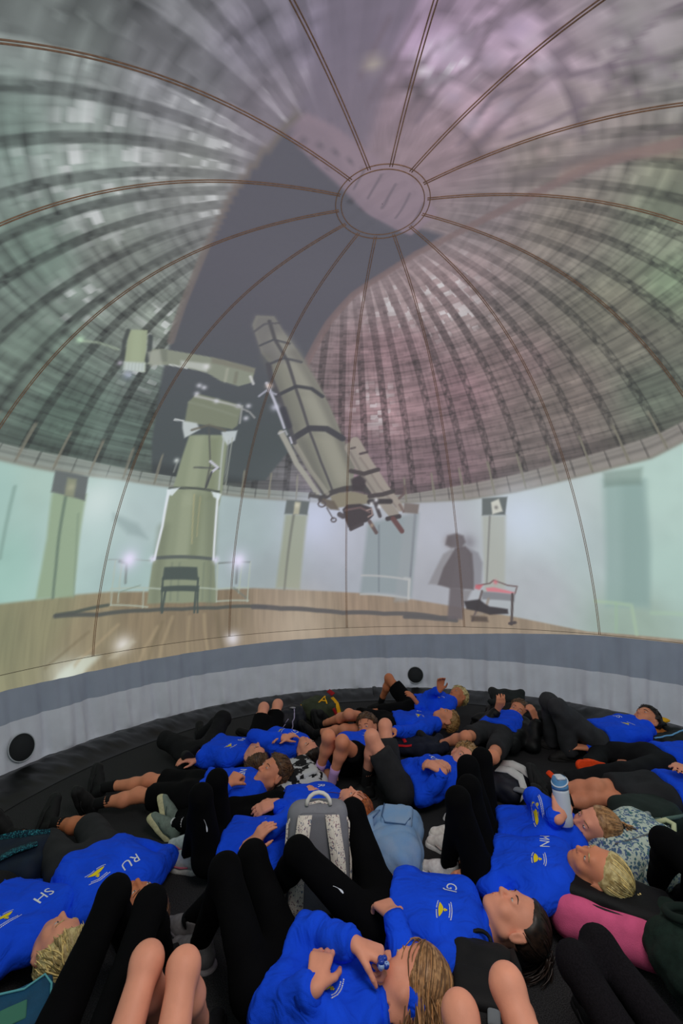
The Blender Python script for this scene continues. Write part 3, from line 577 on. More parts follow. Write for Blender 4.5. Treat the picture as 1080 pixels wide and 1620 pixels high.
def paint(X, Y):
    """sRGB colours (0-255) of the projected observatory picture"""
    vx, vy = X - PIC_POLE[0], Y - PIC_POLE[1]
    th = np.degrees(np.arctan2(vx, vy)); s = np.hypot(vx, vy)
    thw = np.where(th < -142, th + 360, th)
    # --- panelled inside of the observatory dome
    col = spread(X, Y, PIC_COLOURS['dome'])
    grey = col.mean(1)[:, None]; col = grey + (col - grey) * 1.25
    k = np.clip(np.searchsorted(RIBS, thw), 1, len(RIBS) - 1)
    lo, hi = RIBS[k - 1], RIBS[k]
    u = (thw - lo) / (hi - lo)
    deg_w = s * np.radians(hi - lo)                       # panel width
    near_d = np.minimum(u, 1 - u) * deg_w                 # distance to the nearest rib
    rank = np.where(u < 0.5, k - 1, k)
    depth = s / 0.0172 + 0.35 * (hash2(k * 1.0, 0 * k, 1) - 0.5)
    row = np.floor(depth); fr = depth - row
    right = smooth(-0.2, 0.15, vx)
    # panel brightness: random sheets and streaks
    b = 0.92 + 0.17 * (hash2(k * 1.0, row, 2) - 0.4) + 0.14 * (vnoise(u * 3 + k * 7, depth * 1.7, 3) - 0.5) + 0.10 * (vnoise(thw * 0.35, s * 14, 4) - 0.5)
    b = b - (0.17 - 0.04 * right) * np.exp(-((fr - 0.5) / 0.13) ** 2) * (0.5 + 0.8 * hash2(k * 1.0, row, 5))
    b = b - 0.08 * np.exp(-((np.abs(u - 0.5) - 0.17) / 0.04) ** 2) * (hash2(k * 1.0, row, 6) > 0.45)
    d2 = s / 0.0071 + 0.5 * hash2(k * 1.0, 0 * k, 15); f2 = d2 - np.floor(d2)
    b = b - 0.075 * np.exp(-((f2 - 0.5) / 0.2) ** 2) + 0.10 * (hash2(np.floor(u * 2) + k * 3.0, np.floor(d2), 16) - 0.5)
    far_blur = smooth(0.05, 0.30, s)
    b = 1 + (b - 1) * (0.35 + 0.65 * far_blur)
    l = np.zeros(len(X))
    for (gx, gy), gr in LATTICE:
        l = np.maximum(l, np.exp(-((X - gx) ** 2 + (Y - gy) ** 2) / (gr * gr)))
    b = 1 + (b - 1) * (1 - 0.7 * l)
    # ribs with their lattice webs
    hw = 0.0036 + 0.0075 * s * (1.0 - 0.15 * right)
    web = smooth(hw * 1.25, hw * 0.8, near_d)
    zig = np.abs(((s / 0.034 + np.where(rank % 2 == 0, 0.0, 0.5)) % 1.0) - 0.5) * 2
    signed = np.where(u < 0.5, u, u - 1) * deg_w
    hole = smooth(hw * 0.28, hw * 0.10, np.abs(signed - (zig - 0.5) * hw * 1.4)) * 0 + smooth(0.30, 0.75, np.abs(signed / hw - (zig * 1.6 - 0.8)))
    hole = hole * smooth(hw * 0.85, hw * 0.6, near_d)
    web = web * (1 - 0.85 * l)
    b = b - web * (0.27 - 0.17 * hole * right * smooth(0.22, 0.35, s)) * (0.2 + 0.8 * far_blur)
    col = col * (1.20 * b)[:, None]
    # glints on the metal sheets
    g = np.zeros(len(X))
    for (gx, gy), gr in GLINTS:
        g = np.maximum(g, np.exp(-((X - gx) ** 2 + (Y - gy) ** 2) / (gr * gr) * 0.8))
    hg = hash2(np.floor(u * 3) + k * 5.0, np.floor(d2 * 0.75), 8)
    spark = smooth(0.72, 0.98, hg + 0.20 * g) * g * (1 - web) * (0.5 + 0.5 * hash2(k * 1.0, np.floor(d2), 17))
    col = col + (np.array([205, 205, 208]) - col) * (0.75 * spark)[:, None]
    col = col + np.array([16, 17, 16]) * (g * (1 - web))[:, None]
    # lattice girders beyond the slit
    for a, per, wd in ((28, 0.052, 0.0055), (-38, 0.047, 0.005), (75, 0.06, 0.0045)):
        q = X * math.cos(math.radians(a)) + Y * math.sin(math.radians(a)) + 0.004 * np.sin(Y * 40)
        dd = np.abs(((q / per) % 1.0) - 0.5) * per
        col = col * (1 - 0.24 * l * smooth(wd * 1.6, wd * 0.3, dd))[:, None]
    q = vnoise(X * 38, Y * 38, 12)
    col = col + np.array([30, 26, 32]) * (l * smooth(0.55, 0.85, q))[:, None]
    # --- the dark open slit
    i = near(X, Y, SLIT_OUTLINE, 0.03)
    if len(i):
        a = smooth(0.004, -0.004, poly_sd(X[i], Y[i], SLIT_OUTLINE))
        tone = np.array([84, 82, 92]) + (np.array([66, 74, 76]) - np.array([84, 82, 92])) * smooth(0.12, 0.5, s[i])[:, None]
        tone = tone + 4 * (vnoise(X[i] * 12, Y[i] * 12, 14) - 0.5)[:, None]
        col[i] += (tone - col[i]) * a[:, None]
    for e, wd, c in ((SLIT_EDGES[0], 0.0042, (112, 102, 98)), (SLIT_EDGES[1], 0.0050, (118, 98, 98))):
        i = near(X, Y, e, 0.03)
        if len(i):
            d = line_d(X[i], Y[i], e)
            wloc = wd * (0.55 + 2.2 * s[i])
            col[i] += (np.array(c) - col[i]) * (0.75 * smooth(wloc * 1.5, wloc * 0.7, d))[:, None]
    # bars seen at the very top
    for e in CAPLINES:
        i = near(X, Y, e, 0.02)
        if len(i): col[i] *= (1 - 0.18 * smooth(0.0032, 0.0012, line_d(X[i], Y[i], e)))[:, None]
    # --- rail ring, wall and floor
    tt = np.clip(th, -81, 71)
    rt, rb, fl = ring_at(tt, RAIL_TOP), ring_at(tt, RAIL_BOTTOM), ring_at(np.clip(th, -72, 46), FLOOR_EDGE)
    m = s > rt - 0.06
    # dark foot of the dome above the rail
    foot = smooth(rt - 0.03, rt - 0.006, s)
    col = col * (1 - 0.22 * foot)[:, None]
    v = (s - rt) / (rb - rt)
    band = smooth(0.05, 0.2, v)
    pale = np.array([150, 158, 150]) + (np.array([150, 144, 138]) - np.array([150, 158, 150])) * smooth(-30, 30, th)[:, None]
    pale = pale * (1 - 0.20 * np.exp(-((v - 0.55) / 0.1) ** 2) - 0.1 * np.exp(-((v - 0.3) / 0.08) ** 2))[:, None]
    post = np.abs(((th / 3.4) % 1.0) - 0.5)
    pale = pale * (1 - 0.28 * smooth(0.07, 0.03, post))[:, None]
    col = np.where(m[:, None], col + (pale - col) * (0.85 * band)[:, None], col)
    tall = np.abs((((th - 1.7) / 6.8) % 1.0) - 0.5)
    brk = smooth(0.05, 0.03, tall) * smooth(rt - 0.045, rt - 0.035, s) * smooth(rb, rb - 0.008, s)
    tan = np.array([128, 124, 108])
    col = col + (tan - col) * (0.7 * brk)[:, None]
    wall = spread(X, Y, PIC_COLOURS['wall'])
    grey = wall.mean(1)[:, None]; wall = (grey + (wall - grey) * 0.8) * 1.05
    wall = wall * (1 + 0.05 * (vnoise(X * 9, Y * 9, 20) - 0.5) + 0.025 * (vnoise(X * 40, Y * 40, 21) - 0.5))[:, None]
    wa = smooth(rb - 0.003, rb + 0.004, s)
    col = col + (wall - col) * wa[:, None]
    lip = np.exp(-((s - rb) / 0.004) ** 2)
    col = col + (np.array([120, 116, 104]) - col) * (0.55 * lip)[:, None]
    floor = spread(X, Y, PIC_COLOURS['floor'])
    grey = floor.mean(1)[:, None]; floor = grey + (floor - grey) * 0.85
    grain = vnoise(th * 1.1, s * 9, 22) * 0.6 + vnoise(th * 3.1, s * 14, 23) * 0.4
    floor = floor * (0.90 + 0.20 * grain)[:, None]
    fa = smooth(fl - 0.004, fl + 0.005, s)
    col = col + (floor - col) * fa[:, None]
    # --- everything standing in the observatory
    for f in PIC_FEATURES:
        kind, rgb = f[0], np.array(f[1], float)
        if kind == 'G':
            r, al, c = f[2], f[3], f[4]
            i = np.nonzero((X - c[0]) ** 2 + (Y - c[1]) ** 2 < (2.6 * r) ** 2)[0]
            if len(i):
                a = al * np.exp(-((X[i] - c[0]) ** 2 + (Y[i] - c[1]) ** 2) / (r * r))
                col[i] += (rgb - col[i]) * a[:, None]
        elif kind == 'P':
            soft, al, pts = f[2], f[3], f[4]
            i = near(X, Y, pts, 2 * soft)
            if len(i):
                a = al * smooth(soft, -soft, poly_sd(X[i], Y[i], pts))
                col[i] += (rgb - col[i]) * a[:, None]
        else:
            w, soft, al, pts = f[2], f[3], f[4], f[5]
            i = near(X, Y, pts, w + 2 * soft)
            if len(i):
                a = al * smooth(w + soft, max(w - soft, 0), line_d(X[i], Y[i], pts))
                col[i] += (rgb - col[i]) * a[:, None]
    return np.clip(col, 8, 255)


def screen_material():
    m = bpy.data.materials.new('projection_fabric')
    m.use_nodes = True
    nt = m.node_tree
    b = nt.nodes['Principled BSDF']
    at = nt.nodes.new('ShaderNodeAttribute'); at.attribute_name = 'picture'
    b.inputs['Base Color'].default_value = (0.14, 0.14, 0.145, 1)
    b.inputs['Roughness'].default_value = 0.95
    b.inputs['Specular IOR Level'].default_value = 0.1
    nt.links.new(at.outputs['Color'], b.inputs['Emission Color'])
    b.inputs['Emission Strength'].default_value = SCREEN_GAIN
    m.cycles.emission_sampling = 'NONE'
    tc = nt.nodes.new('ShaderNodeTexCoord')
    n = nt.nodes.new('ShaderNodeTexNoise'); n.inputs['Scale'].default_value = 14
    bp = nt.nodes.new('ShaderNodeBump'); bp.inputs['Strength'].default_value = 0.25; bp.inputs['Distance'].default_value = 0.02
    nt.links.new(tc.outputs['Object'], n.inputs['Vector'])
    nt.links.new(n.outputs['Fac'], bp.inputs['Height'])
    nt.links.new(bp.outputs['Normal'], b.inputs['Normal'])
    return m


SCREEN = screen_material()


def set_picture(me, rgb):
    a = me.attributes.new('picture', 'FLOAT_COLOR', 'POINT')
    c = np.ones((len(rgb), 4), np.float32); c[:, :3] = lin(rgb)
    a.data.foreach_set('color', c.ravel())


def grid_faces(nu, nv):
    i = np.arange(nu - 1)[:, None] * nv + np.arange(nv - 1)[None, :]
    i = i.ravel()
    return np.stack([i, i + 1, i + nv + 1, i + nv], 1)


dome = empty('ceiling', (0, 0, 0))
tag(dome, 'white inflatable planetarium dome lit by a projected telescope observatory', None, kind='structure')
SEAM_AZ = [SEAM_PHASE + (9 - k) * 2 * math.pi / N_GORE for k in range(1, N_GORE + 1)]
for gi in range(N_GORE):
    p0 = SEAM_PHASE + gi * 2 * math.pi / N_GORE
    mid = (p0 + math.pi / N_GORE + math.pi) % (2 * math.pi) - math.pi
    am = abs(math.degrees(mid))
    nu, nv = (114, 360) if am < 90 else (60, 180) if am < 130 else (48, 140)
    ph = np.linspace(p0, p0 + 2 * math.pi / N_GORE, nu)
    t = np.linspace(0, T_CAP, nv)
    PH, T = np.meshgrid(ph, t, indexing='ij')
    V = dome_point(PH.ravel(), T.ravel())
    rho = 1 - T.ravel() / (math.pi / 2)
    rgb = paint(rho * np.sin(PH.ravel()), rho * np.cos(PH.ravel()))
    me = mesh_data('fabric_panel', V, grid_faces(nu, nv), [SCREEN])
    set_picture(me, rgb)
    obj('fabric_panel', me, dome)
# round crown piece
nu, nv = 97, 40
ph = np.linspace(0, 2 * math.pi, nu); t = np.linspace(T_CAP, math.pi / 2 - 1e-4, nv)
PH, T = np.meshgrid(ph, t, indexing='ij')
V = dome_point(PH.ravel(), T.ravel()); rho = 1 - T.ravel() / (math.pi / 2)
me = mesh_data('crown_panel', V, grid_faces(nu, nv), [SCREEN])
set_picture(me, paint(rho * np.sin(PH.ravel()), rho * np.cos(PH.ravel())))
obj('crown_panel', me, dome)

SEAM = mat('seam_thread', (178, 140, 116), 0.9, var=0.15, scale=60)
TAPE = mat('seam_tape', (176, 158, 140), 0.9, var=0.1, scale=40)
for gi in range(N_GORE):
    p0 = SEAM_PHASE + gi * 2 * math.pi / N_GORE
    t = np.linspace(0.0, T_CAP, 70)
    parts = []
    for side in (-1, 1):
        r = R_DOME * np.cos(t) ** PROFILE_A
        ph = p0 + side * 0.0062 / np.maximum(r, 0.2)
        parts.append(tube(dome_point(ph, t, 0.003), 0.0027, 5))
    V, F = join(parts)
    s = obj('seam', mesh_data('seam', V, F, [SEAM]), dome)
ph = np.linspace(0, 2 * math.pi, 121)[:-1]
parts = [tube(dome_point(ph, np.full(len(ph), T_CAP + d), 0.003), 0.0027, 5, True) for d in (-0.0035, 0.0035)]
V, F = join(parts)
obj('crown_seam', mesh_data('crown_seam', V, F, [SEAM]), dome)

# ------------------------------------------------------------------ skirt wall below the dome
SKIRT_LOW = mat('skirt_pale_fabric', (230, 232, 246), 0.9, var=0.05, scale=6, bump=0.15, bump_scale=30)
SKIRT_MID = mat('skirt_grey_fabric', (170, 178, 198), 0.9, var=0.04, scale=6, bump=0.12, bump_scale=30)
wall = empty('wall_ring', (0, 0, 0))
tag(wall, 'wrinkled grey fabric skirt running round under the dome rim', None, kind='structure')


def skirt_point(phi, z):
    """fabric skirt with hanging folds that deepen towards the floor"""
    f = z / Z_RIM
    r = R_FOOT + (R_DOME - R_FOOT) * f
    d = 0
    for n, a, p, sl in ((37, 0.010, 0.3, 1.2), (61, 0.008, 1.7, -2.0), (97, 0.007, 4.1, 1.5), (149, 0.005, 2.2, -3.0), (233, 0.0025, 0.9, 2.0)):
        q = np.sin(phi * n + p + sl * f)
        d = d + a * np.sign(q) * np.abs(q) ** 1.5
    m = 0.35 + 0.65 * (0.5 + 0.5 * np.sin(phi * 5 + 1.3) * np.sin(phi * 11 + 0.4))
    amp = (1 - f) ** 0.8 * smooth(0.0, 0.12, f + 0.05) + 0.12 * smooth(1.0, 0.9, f)
    r = r + 1.9 * d * m * amp
    return np.stack([r * np.sin(phi), r * np.cos(phi), z], -1)


def spill(phi):
    """lower edge of the picture where it runs over the rim onto the skirt"""
    a = np.degrees(phi)
    return np.interp(a, [-180, -70, -60, -35, -23, -5, 19, 46, 60, 180], [0.50, 0.485, 0.475, 0.485, 0.497, 0.500, 0.515, 0.578, 0.582, 0.582])


NPH = 1400
ph = np.linspace(-math.pi, math.pi, NPH)
def skirt_band(name, zlo, zhi, rows, m, picture=False):
    k = np.linspace(0, 1, rows)
    zl = zlo(ph) if callable(zlo) else np.full(NPH, zlo)
    zh = zhi(ph) if callable(zhi) else np.full(NPH, zhi)
    Z = zh[:, None] + (zl - zh)[:, None] * k[None, :]
    PH = np.repeat(ph[:, None], rows, 1)
    V = skirt_point(PH.ravel(), Z.ravel())
    me = mesh_data(name, V, grid_faces(NPH, rows)[:, ::-1], [m])
    if picture:
        rho = 1 + (Z_RIM - Z.ravel()) * 0.35
        set_picture(me, paint(rho * np.sin(PH.ravel()), rho * np.cos(PH.ravel())) * 1.02)
    return obj(name, me, wall)


skirt_band('rim_band', spill, Z_RIM, 7, SCREEN, True)
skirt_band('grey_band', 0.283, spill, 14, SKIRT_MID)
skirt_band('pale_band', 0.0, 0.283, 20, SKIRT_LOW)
HEM = mat('rim_hem', (120, 110, 100), 0.9)
V, F = tube(dome_point(np.linspace(0, 2 * math.pi, 241)[:-1], np.zeros(240), 0.002), 0.0022, 5, True)
obj('rim_seam', mesh_data('rim_seam', V, F, [HEM]), wall)

# ------------------------------------------------------------------ floor: dark carpet, black vinyl margin
CARPET = mat('carpet', (22, 22, 24), 0.95, bump=0.8, bump_scale=350, spec=0.15, rgb2=(66, 66, 68), scale=330)
V, F = [], []
n = 96
V = [(0, 0, 0)] + [(2.36 * math.sin(2 * math.pi * i / n), 2.36 * math.cos(2 * math.pi * i / n), 0.0) for i in range(n)]
F = [(0, 1 + (i + 1) % n, 1 + i) for i in range(n)]
fl = obj('floor', mesh_data('floor', V, F, [CARPET], smooth=False))
tag(fl, 'dark speckled carpet covering the ground inside the dome', None, kind='structure')
VINYL = mat('black_vinyl', (7, 7, 8), 0.38, var=0.2, scale=9, spec=0.3)
rr = np.linspace(2.14, 2.63, 26); ph = np.linspace(0, 2 * math.pi, 700)
PH, RR = np.meshgrid(ph, rr, indexing='ij')
k = (RR - 2.14) / (2.63 - 2.14)
wr = 0
for nn, a, p, sl in ((29, .006, .4, 5), (53, .009, 2.2, -7), (83, .010, 1.0, 8), (131, .009, 3.1, -9), (211, .007, .7, 10), (307, .005, 1.9, -12)):
    wr = wr + a * np.abs(np.sin(PH * nn / 2 + p + sl * k * 0.35 + 1.5 * np.sin(PH * 7 + p)))
Z = 0.004 + wr * smooth(0.0, 0.45, k) * smooth(0.90, 0.70, k) * (0.4 + 0.6 * vnoise(PH * 9, k * 2, 31)) 
V = np.stack([(RR * np.sin(PH)).ravel(), (RR * np.cos(PH)).ravel(), Z.ravel()], -1)
vs = obj('trim_1', mesh_data('trim_1', V, grid_faces(700, 26), [VINYL]))
tag(vs, 'crumpled glossy black vinyl margin between the carpet and the skirt', None, kind='structure')

# round mesh vents set into the skirt
VENT = mat('vent_mesh', (34, 36, 40), 0.8, bump=0.9, bump_scale=900, rgb2=(58, 60, 64), scale=800)
VPATCH = mat('vent_patch', (190, 195, 205), 0.9, var=0.04, scale=10)
for az, z, rad, lab in ((-69.1, 0.123, 0.084, 'round dark mesh vent low on the skirt at the left edge'), (9.9, 0.125, 0.077, 'round dark mesh vent in the skirt behind the blond boy')):
    p = math.radians(az)
    slope = (R_DOME - R_FOOT) / Z_RIM
    r = R_FOOT + slope * z - 0.024
    nrm = Vector((-math.sin(p), -math.cos(p), slope)).normalized()
    side = Vector((math.cos(p), -math.sin(p), 0)); up = side.cross(nrm) * -1
    if up.z < 0: up = -up
    M = Matrix((side, up, nrm)).transposed().to_4x4()
    M.translation = Vector((r * math.sin(p), r * math.cos(p), z))
    v = empty('mesh_vent', M.translation)
    v.matrix_world = M
    tag(v, lab, 'vent', 'mesh vents in the skirt')
    a = np.linspace(0, 2 * np.pi, 41)[:-1]
    V = [(0, 0, 0.006)] + [(rad * math.cos(x), rad * math.sin(x), 0.004) for x in a] + [(rad * math.cos(x), rad * math.sin(x), -0.004) for x in a]
    F = [(0, 1 + i, 1 + (i + 1) % 40) for i in range(40)] + [(1 + i, 41 + i, 41 + (i + 1) % 40, 1 + (i + 1) % 40) for i in range(40)]
    obj('mesh_disc', mesh_data('mesh_disc', V, F, [VENT]), v)
    V, F = tube([(rad * 1.03 * math.cos(x), rad * 1.03 * math.sin(x), 0.004) for x in a], 0.0035, 5, True)
    obj('rim', mesh_data('rim', V, F, [VPATCH]), v)

# ------------------------------------------------------------------ organic surfaces: signed-distance blends meshed with surface nets
class Field:
    def __init__(self, lo, hi, res):
        self.lo = np.asarray(lo, np.float32); self.res = float(res)
        self.n = np.maximum(np.ceil((np.asarray(hi) - self.lo) / res).astype(int) + 1, 3)
        self.F = np.full(tuple(self.n), 0.3, np.float32)
        self.ax = [self.lo[i] + np.arange(self.n[i], dtype=np.float32) * np.float32(res) for i in range(3)]

    def box(self, lo, hi):
        a = np.clip(np.floor((np.asarray(lo) - self.lo) / self.res).astype(int), 0, self.n)
        b = np.clip(np.ceil((np.asarray(hi) - self.lo) / self.res).astype(int) + 1, 0, self.n)
        return a, b

    def grid(self, a, b):
        return (self.ax[0][a[0]:b[0], None, None], self.ax[1][None, a[1]:b[1], None], self.ax[2][None, None, a[2]:b[2]])

    def put(self, a, b, d, k, sub):
        S = self.F[a[0]:b[0], a[1]:b[1], a[2]:b[2]]
        d = d.astype(np.float32)
        if sub:
            d = -d
            h = np.clip(0.5 - 0.5 * (S - d) / k, 0, 1) if k > 0 else (d > S) * 1.0
            S[...] = S + (d - S) * h + k * h * (1 - h)
        else:
            if k > 0:
                h = np.clip(0.5 + 0.5 * (S - d) / k, 0, 1)
                S[...] = S + (d - S) * h - k * h * (1 - h)
            else:
                np.minimum(S, d, out=S)

    def cone(self, p, q, rp, rq, k=0.02, sub=False):
        p = np.asarray(p, float); q = np.asarray(q, float)
        m = max(rp, rq) + k + 3 * self.res
        a, b = self.box(np.minimum(p, q) - m, np.maximum(p, q) + m)
        if (b <= a).any(): return
        x, y, z = self.grid(a, b)
        e = q - p; L = float(e @ e) + 1e-12
        dx, dy, dz = x - p[0], y - p[1], z - p[2]
        t = np.clip((dx * e[0] + dy * e[1] + dz * e[2]) / L, 0, 1)
        d = np.sqrt((dx - t * e[0]) ** 2 + (dy - t * e[1]) ** 2 + (dz - t * e[2]) ** 2) - (rp + (rq - rp) * t)
        self.put(a, b, d, k, sub)

    def ell(self, c, r, R=None, k=0.02, sub=False):
        c = np.asarray(c, float); r = np.asarray(r, float)
        m = r.max() + k + 3 * self.res
        a, b = self.box(c - m, c + m)
        if (b <= a).any(): return
        x, y, z = self.grid(a, b)
        dx, dy, dz = x - c[0], y - c[1], z - c[2]
        R = np.eye(3) if R is None else np.asarray(R, float)
        k0 = 0; k1 = 0
        for i in range(3):
            u = (dx * R[i, 0] + dy * R[i, 1] + dz * R[i, 2]) / r[i]
            k0 = k0 + u * u; k1 = k1 + (u / r[i]) ** 2
        k0 = np.sqrt(k0); d = k0 * (k0 - 1) / np.maximum(np.sqrt(k1), 1e-6)
        self.put(a, b, d, k, sub)

    def brick(self, c, h, rad, R=None, k=0.01, sub=False):
        c = np.asarray(c, float); h = np.asarray(h, float)
        m = np.linalg.norm(h) + k + 3 * self.res
        a, b = self.box(c - m, c + m)
        if (b <= a).any(): return
        x, y, z = self.grid(a, b)
        dx, dy, dz = x - c[0], y - c[1], z - c[2]
        R = np.eye(3) if R is None else np.asarray(R, float)
        o = 0; mx = None
        for i in range(3):
            u = np.abs(dx * R[i, 0] + dy * R[i, 1] + dz * R[i, 2]) - (h[i] - rad)
            o = o + np.maximum(u, 0) ** 2
            mx = u if mx is None else np.maximum(mx, u)
        self.put(a, b, np.sqrt(o) + np.minimum(mx, 0) - rad, k, sub)

    def clip(self, p, n, rad, k=0.004):
        """cut away what lies beyond point p in direction n, within rad of p"""
        p = np.asarray(p, float); n = np.asarray(n, float)
        a, b = self.box(p - rad, p + rad)
        if (b <= a).any(): return
        x, y, z = self.grid(a, b)
        dx, dy, dz = x - p[0], y - p[1], z - p[2]
        d = dx * n[0] + dy * n[1] + dz * n[2]
        r2 = dx * dx + dy * dy + dz * dz
        d = np.where((r2 < rad * rad), d, -1.0)
        S = self.F[a[0]:b[0], a[1]:b[1], a[2]:b[2]]
        np.maximum(S, d.astype(np.float32), out=S)

    def sample(self, V):
        i = np.clip(np.round((V - self.lo) / self.res).astype(int), 0, self.n - 1)
        return self.F[i[:, 0], i[:, 1], i[:, 2]]

    def mesh(self):
        F = self.F
        F[0], F[-1], F[:, 0], F[:, -1], F[:, :, 0], F[:, :, -1] = 0.3, 0.3, 0.3, 0.3, 0.3, 0.3
        neg = F < 0
        c = np.zeros(tuple(np.array(F.shape) - 1), np.uint8)
        for i in (0, 1):
            for j in (0, 1):
                for k in (0, 1):
                    c += neg[i:F.shape[0] - 1 + i, j:F.shape[1] - 1 + j, k:F.shape[2] - 1 + k]
        act = (c > 0) & (c < 8)
        I = np.argwhere(act)
        vid = np.full(act.shape, -1, np.int32); vid[act] = np.arange(len(I))
        corner = np.array([(i, j, k) for i in (0, 1) for j in (0, 1) for k in (0, 1)])
        val = np.stack([F[I[:, 0] + a, I[:, 1] + b, I[:, 2] + d] for a, b, d in corner], 1)
        acc = np.zeros((len(I), 3), np.float32); cnt = np.zeros(len(I), np.float32)
        for u in range(8):
            for w in range(u + 1, 8):
                if np.abs(corner[u] - corner[w]).sum() != 1: continue
                fu, fw = val[:, u], val[:, w]
                cr = (fu < 0) != (fw < 0)
                t = np.where(cr, fu / np.where(cr, fu - fw, 1), 0)
                p = corner[u] + (corner[w] - corner[u]) * t[:, None]
                acc += np.where(cr[:, None], p, 0); cnt += cr
        V = self.lo + (I + acc / np.maximum(cnt, 1)[:, None]) * self.res
        quads = []
        for axn in range(3):
            o1, o2 = [(1, 2), (2, 0), (0, 1)][axn]
            sl0 = [slice(None)] * 3; sl1 = [slice(None)] * 3
            sl0[axn] = slice(0, -1); sl1[axn] = slice(1, None)
            A, B = neg[tuple(sl0)], neg[tuple(sl1)]
            E = np.argwhere(A != B)
            ok = (E[:, o1] > 0) & (E[:, o2] > 0) & (E[:, o1] < F.shape[o1] - 1) & (E[:, o2] < F.shape[o2] - 1)
            E = E[ok]
            flip = A[E[:, 0], E[:, 1], E[:, 2]]
            d1 = np.zeros(3, int); d2 = np.zeros(3, int); d1[o1] = 1; d2[o2] = 1
            q = np.stack([vid[tuple((E - d1 - d2).T)], vid[tuple((E - d2).T)], vid[tuple(E.T)], vid[tuple((E - d1).T)]], 1)
            q = np.where(flip[:, None], q, q[:, ::-1])
            quads.append(q)
        Q = np.vstack(quads)
        Q = Q[(Q >= 0).all(1)]
        return V.astype(np.float64), Q


def relax(V, Q, it=1, w=0.5):
    for _ in range(it):
        acc = np.zeros_like(V); cnt = np.zeros(len(V))
        for a, b in ((0, 1), (1, 2), (2, 3), (3, 0)):
            for i, j in ((a, b), (b, a)):
                for d in range(3): acc[:, d] += np.bincount(Q[:, i], V[Q[:, j], d], len(V))
                cnt += np.bincount(Q[:, i], minlength=len(V))
        V = V + w * (acc / np.maximum(cnt, 1)[:, None] - V)
    return V


def normals(V, Q):
    n = np.cross(V[Q[:, 2]] - V[Q[:, 0]], V[Q[:, 3]] - V[Q[:, 1]])
    N = np.zeros_like(V)
    for i in range(4):
        for d in range(3): N[:, d] += np.bincount(Q[:, i], n[:, d], len(V))
    return N / (np.linalg.norm(N, axis=1)[:, None] + 1e-12)


def thin_hidden(V, Q, hidden, cell=0.035):
    """merge the vertices of covered skin into a coarse mesh, keeping one continuous surface"""
    Nn = normals(V, Q)
    V = np.where(hidden[:, None], V - Nn * 0.014, V)
    key = np.floor(V / cell).astype(np.int64) + 5000
    code = ((key[:, 0] * 20000 + key[:, 1]) * 20000 + key[:, 2]) * 8 + (Nn[:, 0] > 0) * 4 + (Nn[:, 1] > 0) * 2 + (Nn[:, 2] > 0)
    code = np.where(hidden, code, -1 - np.arange(len(V)))
    u, inv = np.unique(code, return_inverse=True)
    cnt = np.bincount(inv)
    V2 = np.stack([np.bincount(inv, V[:, d]) / cnt for d in range(3)], 1)
    Q2 = inv[Q]
    F = []
    a, b, c, d = Q2.T
    full = (a != b) & (b != c) & (c != d) & (d != a) & (a != c) & (b != d)
    F = [tuple(q) for q in Q2[full].tolist()]
    seen = set()
    for q in Q2[~full].tolist():
        f = tuple(dict.fromkeys(q))
        if len(f) == 3:
            kf = tuple(sorted(f))
            if kf not in seen:
                seen.add(kf); F.append(f)
    return V2, F


def unit(v):
    v = np.asarray(v, float)
    return v / (np.linalg.norm(v) + 1e-12)


# ------------------------------------------------------------------ materials of people
SKIN = {'fair': mat('skin_fair', (232, 156, 128), 0.55, var=0.07, scale=18, bump=0.06, bump_scale=300, spec=0.35),
        'warm': mat('skin_warm', (222, 142, 108), 0.55, var=0.07, scale=18, bump=0.06, bump_scale=300, spec=0.35),
        'tan': mat('skin_tan', (202, 122, 84), 0.55, var=0.07, scale=18, bump=0.06, bump_scale=300, spec=0.35)}
LIP = mat('lip', (196, 92, 88), 0.4)
EYE_WHITE = mat('eye_white', (186, 178, 172), 0.25, spec=0.5)
EYE_IRIS = mat('eye_iris', (70, 66, 58), 0.2, spec=0.6)
BLUE = mat('royal_blue_fleece', (22, 80, 240), 0.9, var=0.10, scale=9, bump=0.25, bump_scale=420, spec=0.15, drape=0.8)
LEGGINGS = mat('black_leggings', (8, 8, 10), 0.9, var=0.2, scale=12, bump=0.12, bump_scale=500, spec=0.08)
TIGHTS = mat('charcoal_tights', (22, 19, 23), 0.9, var=0.3, scale=300, bump=0.3, bump_scale=600, spec=0.1)
SHORTS_B = mat('black_shorts', (11, 11, 13), 0.9, var=0.2, scale=14, bump=0.15, bump_scale=400, spec=0.1)
SHORTS_G = mat('charcoal_shorts', (44, 44, 47), 0.9, var=0.15, scale=16, bump=0.2, bump_scale=400, spec=0.15)
TROUSER_G = mat('grey_school_trousers', (56, 56, 60), 0.9, var=0.15, scale=16, bump=0.2, bump_scale=400, spec=0.15)
TROUSER_D = mat('dark_trousers', (26, 26, 29), 0.9, var=0.2, scale=16, bump=0.2, bump_scale=400, spec=0.15)
JACKET = mat('black_padded_jacket', (14, 15, 17), 0.6, var=0.2, scale=12, bump=0.2, bump_scale=120, spec=0.3)
WHITE_PRINT = mat('white_print', (225, 230, 238), 0.8)
YELLOW_PRINT = mat('yellow_print', (240, 214, 30), 0.8)
SOCKS = {'black': mat('black_sock', (16, 16, 18), 0.95, bump=0.3, bump_scale=500), 'lilac': mat('lilac_sock', (190, 150, 205), 0.95, bump=0.3, bump_scale=500), 'white': mat('white_sock', (215, 215, 218), 0.95, bump=0.3, bump_scale=500)}


